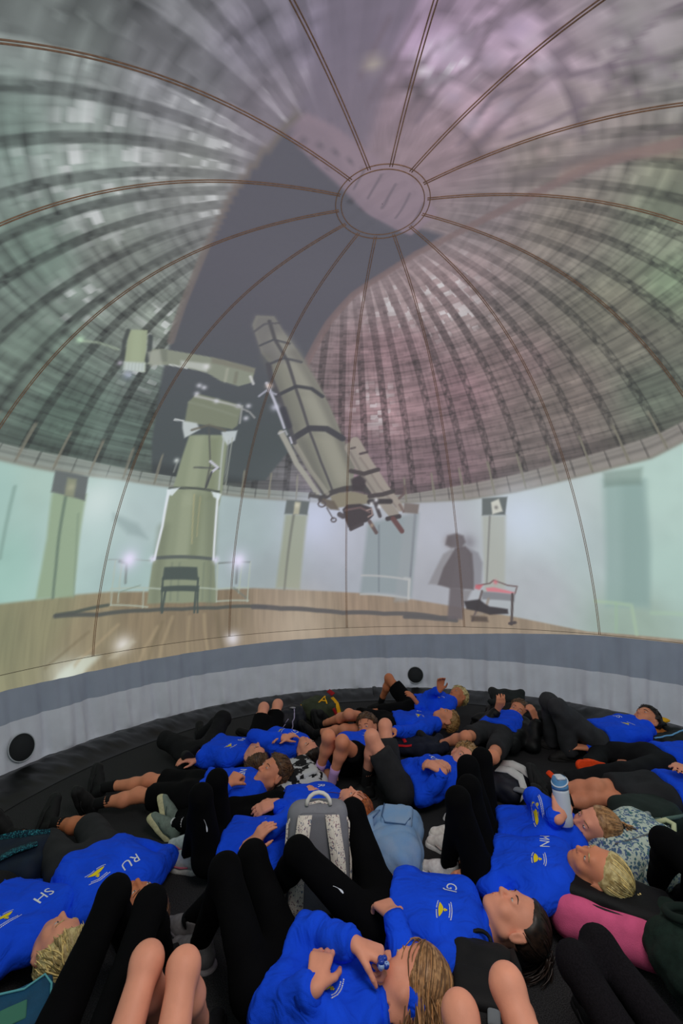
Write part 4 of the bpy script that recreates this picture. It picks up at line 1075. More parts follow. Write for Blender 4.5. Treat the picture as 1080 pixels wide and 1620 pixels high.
def hair_mat(name, rgb, rgb2):
    if name in MATS: return MATS[name]
    m = bpy.data.materials.new(name); m.use_nodes = True
    nt = m.node_tree; b = nt.nodes['Principled BSDF']
    tc = nt.nodes.new('ShaderNodeTexCoord')
    n = nt.nodes.new('ShaderNodeTexNoise'); n.inputs['Scale'].default_value = 55; n.inputs['Detail'].default_value = 5
    r = nt.nodes.new('ShaderNodeValToRGB')
    r.color_ramp.elements[0].position = 0.36; r.color_ramp.elements[1].position = 0.66
    r.color_ramp.elements[0].color = (*lin(rgb), 1); r.color_ramp.elements[1].color = (*lin(rgb2), 1)
    nt.links.new(tc.outputs['Object'], n.inputs['Vector']); nt.links.new(n.outputs['Fac'], r.inputs['Fac'])
    nt.links.new(r.outputs['Color'], b.inputs['Base Color'])
    b.inputs['Roughness'].default_value = 0.45; b.inputs['Specular IOR Level'].default_value = 0.4
    MATS[name] = m
    return m


HAIR_RGB = {'blond': (196, 172, 112), 'sandy': (148, 110, 66), 'brown': (84, 58, 38), 'dark': (34, 24, 20), 'red': (150, 76, 34), 'lightbrown': (158, 116, 76)}
HAIR_LIGHT = {k: mat('hair_%s_light' % k, tuple(min(255, c * 1.28) for c in v), .4, spec=.45) for k, v in HAIR_RGB.items()}
HAIR_DARK = {k: mat('hair_%s_dark' % k, tuple(c * .68 for c in v), .45, spec=.35) for k, v in HAIR_RGB.items()}
HAIR = {'blond': hair_mat('hair_blond', (165, 140, 88), (228, 208, 150)), 'sandy': hair_mat('hair_sandy', (120, 86, 50), (182, 140, 88)),
        'brown': hair_mat('hair_brown', (62, 42, 28), (112, 80, 52)), 'dark': hair_mat('hair_dark', (26, 18, 15), (52, 36, 28)),
        'red': hair_mat('hair_auburn', (120, 58, 24), (186, 100, 48)), 'lightbrown': hair_mat('hair_light_brown', (126, 88, 56), (196, 150, 104))}

# ------------------------------------------------------------------ heads, hair, hands, shoes
HEAD_C, HEAD_R = np.array([0, -.014, .028]), np.array([.0745, .0915, .079])


def head_prims(f, M, s, ears=True):
    """face forward = +y, crown = +z, origin mid-head; M maps head to world (3x3 columns), c = centre"""
    R, c = M
    W = lambda p: c + R @ (np.asarray(p, float) * s)
    Ri = R.T
    f.ell(W(HEAD_C), HEAD_R * s, Ri, 0.01)
    f.ell(W((0, .020, -.030)), np.array([.0585, .062, .074]) * s, Ri, 0.02)
    for sg in (-1, 1):
        f.cone(W((sg * .047, -.004, -.056)), W((sg * .013, .058, -.087)), .024 * s, .017 * s, 0.02)
        f.ell(W((sg * .034, .054, -.036)), np.array([.024, .022, .024]) * s, Ri, 0.02)
    f.ell(W((0, .066, -.089)), np.array([.019, .016, .015]) * s, Ri, 0.018)
    f.cone(W((-.028, .072, .016)), W((.028, .072, .016)), .013 * s, .013 * s, 0.02)
    f.ell(W((0, .070, -.060)), np.array([.026, .017, .020]) * s, Ri, 0.015)
    for sg in (-1, 1):
        f.ell(W((sg * .031, .094, .000)), np.array([.017, .015, .012]) * s, Ri, 0.012, sub=True)
    f.cone(W((0, .080, .006)), W((0, .1015, -.031)), .0075 * s, .0105 * s, 0.010)
    for sg in (-1, 1): f.ell(W((sg * .0105, .090, -.036)), np.array([.0075, .009, .0065]) * s, Ri, 0.006)
    for sg in (-1, 1):
        f.ell(W((sg * .031, .0735, -.001)), np.array([.0145, .0115, .0105]) * s, Ri, 0.005)
    f.cone(W((-.017, .0805, -.0555)), W((0, .0875, -.0535)), .0045 * s, .006 * s, 0.006)
    f.cone(W((.017, .0805, -.0555)), W((0, .0875, -.0535)), .0045 * s, .006 * s, 0.006)
    f.cone(W((-.014, .080, -.064)), W((.014, .080, -.064)), .005 * s, .005 * s, 0.006)
    f.ell(W((0, .086, -.064)), np.array([.012, .006, .006]) * s, Ri, 0.005)
    for sg in (-1, 1) if ears else ():
        f.ell(W((sg * .077, -.012, -.012)), np.array([.0075, .019, .031]) * s, Ri, 0.008)
        f.cone(W((sg * .081, -.022, .010)), W((sg * .079, -.016, -.034)), .006 * s, .0055 * s, 0.005)
        f.ell(W((sg * .086, -.006, -.012)), np.array([.006, .009, .016]) * s, Ri, 0.004, sub=True)


def hand_prims(f, w, d, nrm, side, s, curl=0.4, spread_=1.0, rf=1.0):
    """w wrist, d pointing along the hand, nrm back-of-hand normal, side towards the thumb"""
    d = unit(d); nrm = unit(nrm - d * (np.asarray(nrm) @ d)); lat = np.cross(d, nrm)
    if lat @ side < 0: lat = -lat
    L = .078 * s
    for o in (-1.0, -.33, .33, 1.0):
        f.cone(w + lat * o * .013 * s, w + d * L + lat * o * .026 * s + nrm * .003 * s, .0135 * s, .0115 * s, .010)
    for i, (o, ln) in enumerate(((1.0, .066), (.36, .074), (-.3, .068), (-.95, .054))):
        p = w + d * L + lat * o * .027 * s + nrm * .002 * s
        a = 0.0
        dirv = unit(d + lat * o * .10 * spread_)
        for j, (fr, r0, r1) in enumerate(((.45, .0088, .0080), (.31, .0080, .0073), (.24, .0073, .0062))):
            a += curl * (0.75, 1.0, 0.8)[j] * (1.0 + 0.12 * i)
            v = dirv * math.cos(a) - nrm * math.sin(a)
            q = p + v * ln * fr * s
            f.cone(p, q, r0 * s * rf, r1 * s * rf, .0035)
            p = q
    p = w + d * .016 * s + lat * .022 * s - nrm * .004 * s
    q = p + unit(d * .75 + lat * .72 - nrm * .25) * .040 * s
    f.cone(p, q, .0135 * s, .0098 * s, .008)
    q2 = q + unit(d * .95 + lat * .25 - nrm * (.2 + .5 * curl)) * .028 * s
    f.cone(q, q2, .0098 * s, .0085 * s, .004)
    q3 = q2 + unit(d * .95 - lat * .1 - nrm * (.3 + .6 * curl)) * .022 * s
    f.cone(q2, q3, .0085 * s, .0068 * s, .003)


_ico = None


def icosphere():
    global _ico
    if _ico is None:
        bm = bmesh.new(); bmesh.ops.create_icosphere(bm, subdivisions=4, radius=1.0)
        bm.verts.ensure_lookup_table()
        V = np.array([v.co[:] for v in bm.verts]); F = np.array([[v.index for v in f.verts] for f in bm.faces])
        bm.free(); _ico = (V, F)
    return _ico


def hair_zone(D, style):
    """1 inside the hair-bearing zone of the skull, falling to 0 outside"""
    x, y, z = D[:, 0], D[:, 1], D[:, 2]
    hl = 0.52 if style in ('pony', 'long') else 0.40
    front = smooth(-0.06, 0.10, z - (hl + 0.12 * (1 - np.abs(x)) + 0.55 * np.minimum(y - 0.85, 0)))       # above the forehead line
    side = smooth(0.06, -0.10, y - ((0.30 if style != 'long' else 0.50) + 0.35 * z))                                       # behind the temples
    low = smooth(-0.80, -0.62, z + 0.15 * y) if style != 'long' else np.ones_like(z)
    ear = smooth(0.28, 0.20, np.hypot((y + 0.02) * 1.0, (z + 0.42) * 0.8)) * (np.abs(x) > 0.4)
    m = np.maximum(front, side) * low
    return m * (1 - ear * (0.0 if style == 'long' else 1.0))


_hair_cache = {}


def hair_mesh(style, n_strand, seed, pole_=None, drop_=None):
    key = (style, n_strand, seed, pole_)
    if key in _hair_cache: return _hair_cache[key]
    r = np.random.default_rng(seed)
    D, F = icosphere()
    m = hair_zone(D, style)
    thick = {'short': .014, 'tousled': .018, 'fringe': .017, 'pony': .007, 'long': .011}[style]
    nz = vnoise(D[:, 0] * 5 + 9 + seed, D[:, 1] * 5 + D[:, 2] * 4, seed) - 0.5
    rad = -.004 + m * (thick + .004) + m * nz * (.010 if style in ('short', 'tousled', 'fringe') else .003)
    V = HEAD_C + D * (HEAD_R + rad[:, None])
    keep = (m[F] > 0.03).any(1)
    Fk = F[keep]
    u, inv = np.unique(Fk, return_inverse=True)
    parts = [(V[u], inv.reshape(-1, 3))]
    # strands
    pole = {'short': (0, -.45, .9), 'tousled': (0.25, -.35, .9), 'fringe': (0.1, -.5, .85), 'pony': (0, -.86, .5), 'long': (0, .05, 1.0)}[style]
    pole = unit(pole if pole_ is None else pole_)
    fm = [0] * len(parts[0][1])
    cnt = 0; tries = 0
    while cnt < n_strand and tries < n_strand * 12:
        tries += 1
        d = unit(r.normal(size=3))
        if hair_zone(d[None], style)[0] < 0.6: continue
        tang = d * (d @ pole) - pole          # away from the pole
        if style == 'pony': tang = -tang
        tl = np.linalg.norm(tang)
        if tl < 0.08: tang = unit(np.cross(d, r.normal(size=3)))
        tang = unit(tang - d * (tang @ d))
        if style == 'fringe' and d[2] > 0.2: tang = unit(tang + np.array([.4, .9, 0]))
        if style == 'tousled': tang = unit(tang + r.normal(size=3) * .5 + np.array([0, .35, 0]))
        tang = unit(tang - d * (tang @ d))
        n = 7
        if style == 'pony': ang = min(math.acos(np.clip(d @ pole, -1, 1)) * .95, 1.3)
        elif style == 'long': ang = r.uniform(.9, 1.5)
        else: ang = r.uniform(.35, .75)
        jit = r.normal() * (.12 if style in ('short', 'tousled', 'fringe') else .035)
        side = np.cross(d, tang)
        pts = []
        base = thick * r.uniform(.55, 1.12)
        for i in range(n):
            a = ang * i / (n - 1)
            e = unit(d * math.cos(a) + tang * math.sin(a) + side * jit * (i / (n - 1)) ** 2)
            lift = base + (.007 * (i / (n - 1)) ** 2 * r.uniform(0, 1.5) if style in ('short', 'tousled', 'fringe') else 0)
            if style in ('pony', 'long') and i == 0: lift *= .6
            pts.append(HEAD_C + e * (HEAD_R + lift))
        e_ok = hair_zone(unit((pts[-1] - HEAD_C) / HEAD_R)[None], style)[0]
        if style in ('short', 'tousled', 'fringe') and (e_ok < 0.05 and not (style == 'fringe' and r.uniform() < .12)): continue
        w = r.uniform(.0014, .0026) * (1.25 if style in ('short', 'tousled', 'fringe') else 1.0)
        if style == 'long' :
            p = pts[-1]; drop = np.array([0.10 * np.sign(p[0]) * r.uniform(0, 1), -.35 + r.normal() * .12, -1.0]) if drop_ is None else np.array(drop_) * 1.0 + r.normal(size=3) * .10
            drop = unit(drop + unit(pts[-1] - pts[-2]) * .6)
            for i in range(6):
                drop = unit(drop + (np.array([0, -.05, 0]) if drop_ is None else np.array(drop_) * .25))
                p = p + drop * r.uniform(.022, .034); pts.append(p)
        rr_ = np.full(len(pts), w); rr_[0] *= .6; rr_[-1] *= .3; rr_[-2] *= .75
        parts.append(tube(pts, rr_, 4)); cnt += 1; fm += [int(r.choice([0, 1, 2], p=[.45, .28, .27]))] * len(parts[-1][1])
    if style == 'pony':                      # gathered tail with strands
        for i in range(max(24, n_strand // 7)):
            o = r.normal(size=3) * np.array([.012, .004, .012])
            st = HEAD_C + np.array([0, -.085, .045]) + o
            pts = [st]
            v = unit(np.array([r.normal() * .35, -1.0, -.25 + r.normal() * .3]))
            for j in range(6):
                pts.append(pts[-1] + v * .021); v = unit(v + np.array([0, .10, -.30]))
            parts.append(tube(pts, np.linspace(.004, .0012, len(pts)), 4)); fm += [int(r.integers(0, 3))] * len(parts[-1][1])
    V, F = join(parts)
    _hair_cache[key] = (V, F, fm)
    return V, F, fm


_shoe = {}


def shoe_parts(kind):
    if kind in _shoe: return _shoe[kind]
    out = {}
    f = Field((-.06, -.09, -.10), (.06, .19, .05), .005)
    f.cone((0, -.030, -.044), (0, .045, -.046), .034, .036, .01)
    f.cone((0, .045, -.046), (.004, .122, -.058), .036, .030, .02)
    f.cone((0, -.020, -.030), (0, -.014, .004), .037, .038, .015)
    f.cone((0, .02, -.02), (0, .075, -.035), .026, .022, .02)
    f.clip((0, 0, -.070), (0, 0, -1), .3); f.clip((0, -.014, .012), (0, -.1, 1), .08)
    V, Q = f.mesh(); out['upper'] = (relax(V, Q, 2), Q)
    f = Field((-.07, -.10, -.11), (.07, .20, -.03), .004)
    for a, b, ra, rb in (((0, -.034, -.075), (0, .05, -.075), .040, .040), ((0, .05, -.075), (.005, .122, -.074), .040, .037)):
        f.cone(a, b, ra, rb, .01)
    f.clip((0, 0, -.088), (0, 0, -1), .3); f.clip((0, 0, -.060), (0, -.05, 1), .3)
    V, Q = f.mesh(); out['sole'] = (relax(V, Q, 1), Q)
    lp = []
    for i in range(5):
        y = .030 + i * .013; z = -.001 - i * .0072
        lp.append(tube([(-.020, y - .003, z - .012), (-.010, y, z - .002), (0, y + .001, z + .002), (.010, y, z - .002), (.020, y - .003, z - .012)], .0022, 5))
    out['laces'] = join(lp)
    out['side'] = []
    for sg in (-1, 1):
        pts = [(sg * .0375, -.02, -.050), (sg * .040, .02, -.055), (sg * .0405, .055, -.052), (sg * .036, .085, -.040)]
        out['side'].append(tube(pts, [.003, .0048, .0048, .002], 6))
    _shoe[kind] = out
    return out


SHOE = {}


def shoe_meshes(style):
    if style in SHOE: return SHOE[style]
    up, so, la, st = {'black': ((18, 18, 20), (24, 24, 26), (26, 26, 28), (30, 30, 33)), 'white': ((248, 238, 232), (250, 244, 240), (250, 246, 242), (196, 178, 174)),
                      'green': ((112, 126, 116), (196, 190, 150), (150, 160, 148), (70, 84, 80)), 'pink': ((200, 205, 206), (226, 224, 218), (222, 222, 222), (205, 110, 130)),
                      'navy': ((24, 28, 46), (205, 208, 214), (40, 44, 60), (205, 208, 214)), 'orange': ((22, 22, 26), (255, 72, 18), (60, 110, 130), (255, 90, 20)),
                      'school': ((24, 22, 22), (20, 18, 18), (60, 56, 52), (26, 24, 24)), 'grey': ((120, 116, 118), (150, 142, 146), (160, 156, 158), (96, 92, 98))}[style]
    p = shoe_parts('sneaker')
    M = lambda n, c: mat('shoe_%s_%s' % (style, n), c, 0.7, var=0.12, scale=60, bump=0.2, bump_scale=300)
    r = {k: mesh_data('shoe_' + k, *p[k], [M(k, c)]) for k, c in (('upper', up), ('sole', so), ('laces', la))}
    r['side'] = [mesh_data('side_stripe', v, f, [M('stripe', st)]) for v, f in p['side']]
    SHOE[style] = r
    return r


# ------------------------------------------------------------------ chest prints: crest and initials laid onto the cloth
def drape(bvh, pts2, org, ex, ey, fr, off):
    out = []
    for x, y in pts2:
        p = org + ex * x + ey * y
        hit = bvh.ray_cast(Vector(p + fr * .35), Vector(-fr), .6)
        q = np.array(hit[0]) if hit[0] is not None else p
        out.append(q + fr * off)
    return np.array(out)


def quad_strip(x0, y0, x1, y1, n=4):
    xs = np.linspace(x0, x1, n)
    P = [(x, y0) for x in xs] + [(x, y1) for x in xs]
    return P, [(i, i + 1, n + i + 1, n + i) for i in range(n - 1)]


def crest_shapes():
    Y, Wt = [], []
    n = 11
    xs = np.linspace(-.030, .030, n)
    top = .0135 * np.sqrt(np.maximum(1 - (xs / .031) ** 2, 0)) * (0.75 + .35 * np.sin((xs + .03) * 60))
    P = [(x, -.004 - .003 * (x / .03) ** 2 * -1) for x in xs] + [(x, -.004 + abs(t) + .001) for x, t in zip(xs, top)]
    Y.append((P, [(i, i + 1, n + i + 1, n + i) for i in range(n - 1)]))
    Y.append(quad_strip(-.0018, .006, .0018, .022, 2)); Y.append(quad_strip(-.0065, .014, .0065, .0185, 3)); Y.append(quad_strip(-.0035, .0195, .0035, .0235, 2))
    r = np.random.default_rng(3)
    for base, bow, x0, x1, h in ((-.0115, -.10, -.036, -.004, .0034), (-.0115, -.10, .002, .036, .0034), (.0300, .075, -.028, .028, .0032), (.0365, .075, -.036, .036, .0032)):
        x = x0
        while x < x1:
            w = r.uniform(.002, .0042)
            y = base - bow * 12 * (x * x) * (1 if base < 0 else 1)
            yy = base + (12 * x * x * (.25 if base < 0 else -.25))
            Wt.append(quad_strip(x, yy, min(x + w, x1), yy + h, 2)); x += w + .0012
    return Y, Wt


CREST_Y, CREST_W = crest_shapes()
_glyph = {}


def glyphs(text):
    if text in _glyph: return _glyph[text]
    cu = bpy.data.curves.new('initials', 'FONT'); cu.body = text; cu.size = .050; cu.align_x = 'CENTER'; cu.resolution_u = 3
    o = bpy.data.objects.new('initials_source', cu); COL.objects.link(o)
    dg = bpy.context.evaluated_depsgraph_get()
    me = bpy.data.meshes.new_from_object(o.evaluated_get(dg))
    V = [(v.co.x, v.co.y) for v in me.vertices]; F = [tuple(p.vertices) for p in me.polygons]
    bpy.data.objects.remove(o); bpy.data.curves.remove(cu); bpy.data.meshes.remove(me)
    _glyph[text] = (V, F)
    return V, F

# ------------------------------------------------------------------ people
# joints in metres: head, neck, pelvis, then left/right shoulder-elbow-wrist and hip-knee-ankle; last the gaze direction and the size
JOINTS = {
    'P1': ((0.660, 1.683, 0.153), (0.572, 1.595, 0.138), (0.252, 1.580, 0.109), (0.540, 1.481, 0.135), (0.377, 1.390, 0.060), (0.277, 1.377, 0.198), (0.529, 1.706, 0.135), (0.391, 1.574, 0.196), (0.462, 1.437, 0.270), (0.255, 1.513, 0.109), (-0.118, 1.445, 0.108), (-0.395, 1.474, 0.054), (0.249, 1.647, 0.109), (0.102, 1.763, 0.295), (0.035, 1.902, 0.054), (-0.55, -0.25, 0.80), 0.83),
    'P2': ((0.467, 1.258, 0.117), (0.343, 1.252, 0.106), (0.022, 1.232, 0.100), (0.312, 1.137, 0.105), (0.157, 1.011, 0.122), (0.048, 0.892, 0.177), (0.298, 1.362, 0.105), (0.129, 1.468, 0.065), (-0.027, 1.387, 0.058), (0.026, 1.166, 0.100), (-0.281, 1.083, 0.126), (-0.499, 1.230, 0.054), (0.018, 1.299, 0.100), (-0.248, 1.088, 0.225), (-0.465, 1.396, 0.054), (-0.15, 0.10, 1.00), 0.83),
    'P3': ((1.004, 1.284, 0.153), (0.918, 1.196, 0.130), (0.707, 0.955, 0.107), (0.978, 1.094, 0.127), (0.955, 0.912, 0.048), (1.021, 0.998, 0.180), (0.809, 1.242, 0.127), (0.675, 1.096, 0.096), (0.787, 1.084, 0.225), (0.758, 0.911, 0.107), (0.546, 0.452, 0.180), (0.458, 0.554, 0.054), (0.657, 0.999, 0.107), (0.476, 0.744, 0.180), (0.317, 0.947, 0.054), (-0.35, -0.75, 0.45), 0.83),
    'P4': ((1.747, 0.966, 0.180), (1.636, 0.908, 0.151), (1.310, 0.873, 0.105), (1.610, 0.788, 0.145), (1.410, 0.798, 0.096), (1.237, 0.769, 0.085), (1.586, 1.019, 0.145), (1.416, 1.113, 0.063), (1.254, 1.034, 0.059), (1.317, 0.804, 0.105), (1.075, 0.776, 0.332), (1.141, 0.808, 0.063), (1.303, 0.941, 0.105), (1.077, 0.905, 0.330), (1.115, 1.000, 0.054), (-0.50, -0.15, 0.80), 0.86),
    'P5': ((1.925, 0.530, 0.112), (1.797, 0.526, 0.108), (1.487, 0.517, 0.099), (1.761, 0.409, 0.107), (1.583, 0.307, 0.131), (1.451, 0.210, 0.197), (1.754, 0.641, 0.107), (1.587, 0.760, 0.062), (1.432, 0.667, 0.059), (1.489, 0.448, 0.099), (1.195, 0.331, 0.126), (0.964, 0.419, 0.054), (1.485, 0.585, 0.099), (1.325, 0.794, 0.061), (1.143, 0.553, 0.072), (0.00, 0.00, 1.00), 0.86),
    'P6': ((1.688, 0.129, 0.113), (1.560, 0.142, 0.109), (1.252, 0.172, 0.099), (1.510, 0.030, 0.108), (1.335, -0.077, 0.062), (1.186, 0.026, 0.059), (1.533, 0.261, 0.108), (1.382, 0.401, 0.062), (1.216, 0.329, 0.059), (1.245, 0.104, 0.099), (0.955, 0.164, 0.090), (0.760, 0.223, 0.045), (1.259, 0.241, 0.099), (0.971, 0.186, 0.135), (0.782, 0.312, 0.063), (0.00, 0.00, 1.00), 0.86),
    'P7': ((0.395, 0.503, 0.153), (0.301, 0.421, 0.118), (-0.017, 0.329, 0.100), (0.296, 0.299, 0.116), (0.107, 0.225, 0.083), (0.218, 0.195, 0.216), (0.231, 0.522, 0.116), (0.053, 0.420, 0.135), (0.155, 0.301, 0.216), (0.003, 0.263, 0.100), (-0.133, 0.318, 0.352), (-0.171, 0.412, 0.063), (-0.036, 0.395, 0.100), (-0.044, 0.517, 0.338), (-0.074, 0.585, 0.054), (-0.15, -0.80, 0.35), 0.86),
    'P8': ((-0.128, 1.042, 0.153), (-0.163, 0.927, 0.120), (-0.226, 0.612, 0.104), (-0.060, 0.868, 0.118), (-0.135, 0.682, 0.124), (-0.193, 0.530, 0.177), (-0.280, 0.912, 0.118), (-0.425, 0.778, 0.064), (-0.390, 0.606, 0.059), (-0.161, 0.599, 0.104), (-0.293, 0.381, 0.307), (-0.359, 0.444, 0.063), (-0.292, 0.626, 0.104), (-0.370, 0.425, 0.321), (-0.438, 0.538, 0.063), (-0.40, -0.80, 0.30), 0.83),
    'P9': ((-0.507, 0.739, 0.117), (-0.589, 0.829, 0.108), (-0.832, 0.995, 0.099), (-0.682, 0.759, 0.107), (-0.845, 0.760, 0.216), (-0.679, 0.744, 0.198), (-0.557, 0.941, 0.107), (-0.738, 0.907, 0.175), (-0.628, 0.782, 0.198), (-0.869, 0.941, 0.099), (-0.853, 1.135, 0.270), (-0.956, 1.263, 0.054), (-0.795, 1.049, 0.099), (-0.767, 1.229, 0.262), (-0.860, 1.358, 0.054), (0.10, -0.15, 1.00), 0.82),
    'P10': ((-0.823, 0.667, 0.117), (-0.898, 0.763, 0.110), (-1.192, 0.875, 0.099), (-0.972, 0.673, 0.109), (-1.075, 0.816, 0.045), (-1.202, 0.730, 0.090), (-0.893, 0.879, 0.109), (-1.000, 1.043, 0.065), (-1.171, 1.033, 0.059), (-1.215, 0.814, 0.099), (-1.509, 1.035, 0.108), (-1.258, 0.781, 0.063), (-1.169, 0.936, 0.099), (-1.149, 1.151, 0.196), (-1.318, 1.264, 0.054), (0.30, 0.20, 0.90), 0.82),
    'P11': ((-0.670, 0.371, 0.162), (-0.771, 0.311, 0.109), (-1.088, 0.322, 0.099), (-0.814, 0.196, 0.108), (-0.993, 0.095, 0.120), (-0.851, 0.136, 0.216), (-0.806, 0.428, 0.108), (-0.967, 0.556, 0.063), (-1.131, 0.480, 0.059), (-1.091, 0.254, 0.099), (-1.377, 0.317, 0.090), (-1.600, 0.312, 0.054), (-1.086, 0.391, 0.099), (-1.368, 0.437, 0.108), (-1.654, 0.491, 0.054), (-0.55, -0.35, 0.65), 0.86),
    'P12': ((-0.405, -0.202, 0.117), (-0.531, -0.178, 0.106), (-0.840, -0.160, 0.097), (-0.576, -0.291, 0.105), (-0.758, -0.367, 0.045), (-0.654, -0.329, 0.180), (-0.563, -0.059, 0.105), (-0.470, -0.180, 0.244), (-0.610, -0.284, 0.216), (-0.844, -0.228, 0.097), (-0.860, -0.277, 0.359), (-0.953, -0.144, 0.072), (-0.836, -0.091, 0.097), (-0.837, -0.130, 0.349), (-0.976, -0.010, 0.063), (0.00, 0.00, 1.00), 0.86),
    'P13': ((-0.235, 0.046, 0.135), (-0.329, 0.126, 0.116), (-0.627, 0.100, 0.098), (-0.356, 0.011, 0.113), (-0.524, -0.087, 0.064), (-0.592, 0.019, 0.180), (-0.376, 0.235, 0.113), (-0.573, 0.254, 0.086), (-0.508, 0.115, 0.162), (-0.622, 0.034, 0.098), (-0.825, 0.031, 0.108), (-1.098, 0.103, 0.054), (-0.633, 0.167, 0.098), (-0.818, 0.075, 0.135), (-1.109, 0.169, 0.054), (0.00, 0.20, 1.00), 0.83),
    'P15': ((-0.975, -0.546, 0.126), (-1.078, -0.471, 0.115), (-1.329, -0.254, 0.110), (-1.184, -0.533, 0.114), (-1.349, -0.451, 0.045), (-1.330, -0.335, 0.153), (-1.032, -0.357, 0.114), (-1.036, -0.157, 0.064), (-1.189, -0.208, 0.135), (-1.374, -0.306, 0.110), (-1.625, -0.067, 0.090), (-1.852, 0.056, 0.054), (-1.284, -0.202, 0.110), (-1.497, 0.055, 0.090), (-1.708, 0.137, 0.054), (-0.10, 0.10, 1.00), 0.86),
    'P16': ((-1.159, -0.700, 0.126), (-1.266, -0.629, 0.118), (-1.575, -0.510, 0.112), (-1.344, -0.724, 0.118), (-1.542, -0.773, 0.063), (-1.672, -0.648, 0.059), (-1.261, -0.507, 0.118), (-1.375, -0.338, 0.063), (-1.555, -0.343, 0.059), (-1.600, -0.575, 0.112), (-1.900, -0.491, 0.090), (-2.172, -0.386, 0.060), (-1.551, -0.446, 0.112), (-1.829, -0.307, 0.090), (-2.102, -0.202, 0.060), (-0.05, 0.45, 0.90), 0.86),
    'P17': ((-1.020, -1.640, 0.130), (-0.992, -1.508, 0.130), (-0.916, -1.169, 0.113), (-1.102, -1.441, 0.128), (-1.082, -1.226, 0.116), (-0.985, -1.352, 0.210), (-0.864, -1.495, 0.128), (-0.790, -1.291, 0.116), (-0.932, -1.364, 0.210), (-0.986, -1.153, 0.113), (-0.945, -0.808, 0.353), (-0.977, -0.629, 0.054), (-0.845, -1.184, 0.113), (-0.827, -0.842, 0.343), (-0.856, -0.644, 0.054), (0.00, 0.00, 1.00), 0.90),
    'P18': ((-0.720, -1.850, 0.130), (-0.711, -1.721, 0.130), (-0.694, -1.391, 0.114), (-0.825, -1.677, 0.128), (-0.838, -1.471, 0.117), (-0.729, -1.574, 0.210), (-0.593, -1.689, 0.128), (-0.559, -1.486, 0.117), (-0.678, -1.577, 0.210), (-0.762, -1.387, 0.114), (-0.752, -1.040, 0.354), (-0.773, -0.887, 0.054), (-0.625, -1.395, 0.114), (-0.660, -1.054, 0.350), (-0.661, -0.890, 0.054), (0.00, 0.00, 1.00), 0.86),
    'P20': ((-0.099, -0.858, 0.144), (-0.220, -0.900, 0.108), (-0.507, -0.761, 0.108), (-0.308, -0.990, 0.108), (-0.497, -0.892, 0.112), (-0.363, -0.958, 0.216), (-0.204, -0.775, 0.108), (-0.394, -0.743, 0.198), (-0.260, -0.858, 0.243), (-0.538, -0.825, 0.108), (-0.655, -0.699, 0.338), (-0.762, -0.599, 0.063), (-0.476, -0.697, 0.108), (-0.604, -0.519, 0.273), (-0.821, -0.496, 0.063), (-0.55, 0.60, 0.55), 0.89),
    'P21': ((0.259, -0.650, 0.135), (0.129, -0.625, 0.110), (-0.186, -0.545, 0.108), (0.059, -0.733, 0.110), (-0.094, -0.886, 0.129), (-0.139, -0.731, 0.220), (0.119, -0.497, 0.110), (-0.019, -0.345, 0.045), (-0.068, -0.476, 0.162), (-0.204, -0.615, 0.108), (-0.441, -0.556, 0.301), (-0.582, -0.395, 0.054), (-0.168, -0.475, 0.108), (-0.250, -0.332, 0.310), (-0.248, -0.152, 0.054), (-0.12, 0.20, 0.95), 0.90),
    'P22': ((0.592, -0.541, 0.207), (0.524, -0.447, 0.150), (0.246, -0.324, 0.097), (0.443, -0.538, 0.143), (0.243, -0.571, 0.101), (0.227, -0.396, 0.099), (0.537, -0.326, 0.143), (0.444, -0.156, 0.059), (0.264, -0.160, 0.060), (0.218, -0.387, 0.097), (0.152, -0.379, 0.368), (0.125, -0.261, 0.072), (0.274, -0.261, 0.097), (0.232, -0.243, 0.348), (0.188, -0.080, 0.063), (-0.50, 0.15, 0.80), 0.86),
    'P23': ((0.741, -0.236, 0.180), (0.627, -0.194, 0.137), (0.333, -0.111, 0.091), (0.559, -0.295, 0.131), (0.544, -0.121, 0.241), (0.563, -0.297, 0.243), (0.622, -0.072, 0.131), (0.503, 0.086, 0.059), (0.326, 0.052, 0.060), (0.314, -0.177, 0.091), (0.276, -0.067, 0.354), (0.226, 0.004, 0.063), (0.351, -0.045, 0.091), (0.370, 0.041, 0.341), (0.321, 0.139, 0.054), (-0.80, -0.10, 0.45), 0.86),
    'P24': ((1.240, -1.240, 0.130), (1.205, -1.116, 0.130), (1.073, -0.813, 0.113), (1.083, -1.127, 0.128), (0.979, -0.948, 0.117), (1.123, -0.992, 0.210), (1.296, -1.034, 0.128), (1.236, -0.837, 0.117), (1.170, -0.972, 0.210), (1.010, -0.840, 0.113), (0.808, -0.563, 0.305), (0.868, -0.384, 0.054), (1.136, -0.785, 0.113), (0.899, -0.577, 0.299), (0.970, -0.421, 0.054), (0.00, 0.00, 1.00), 0.86),
    'P25': ((0.620, -1.780, 0.130), (0.577, -1.659, 0.130), (0.457, -1.350, 0.114), (0.454, -1.664, 0.128), (0.358, -1.482, 0.117), (0.500, -1.532, 0.210), (0.671, -1.581, 0.128), (0.619, -1.381, 0.117), (0.548, -1.513, 0.210), (0.393, -1.375, 0.114), (0.266, -1.029, 0.317), (0.393, -0.868, 0.054), (0.521, -1.325, 0.114), (0.347, -0.983, 0.318), (0.481, -0.836, 0.054), (0.00, 0.00, 1.00), 0.86),
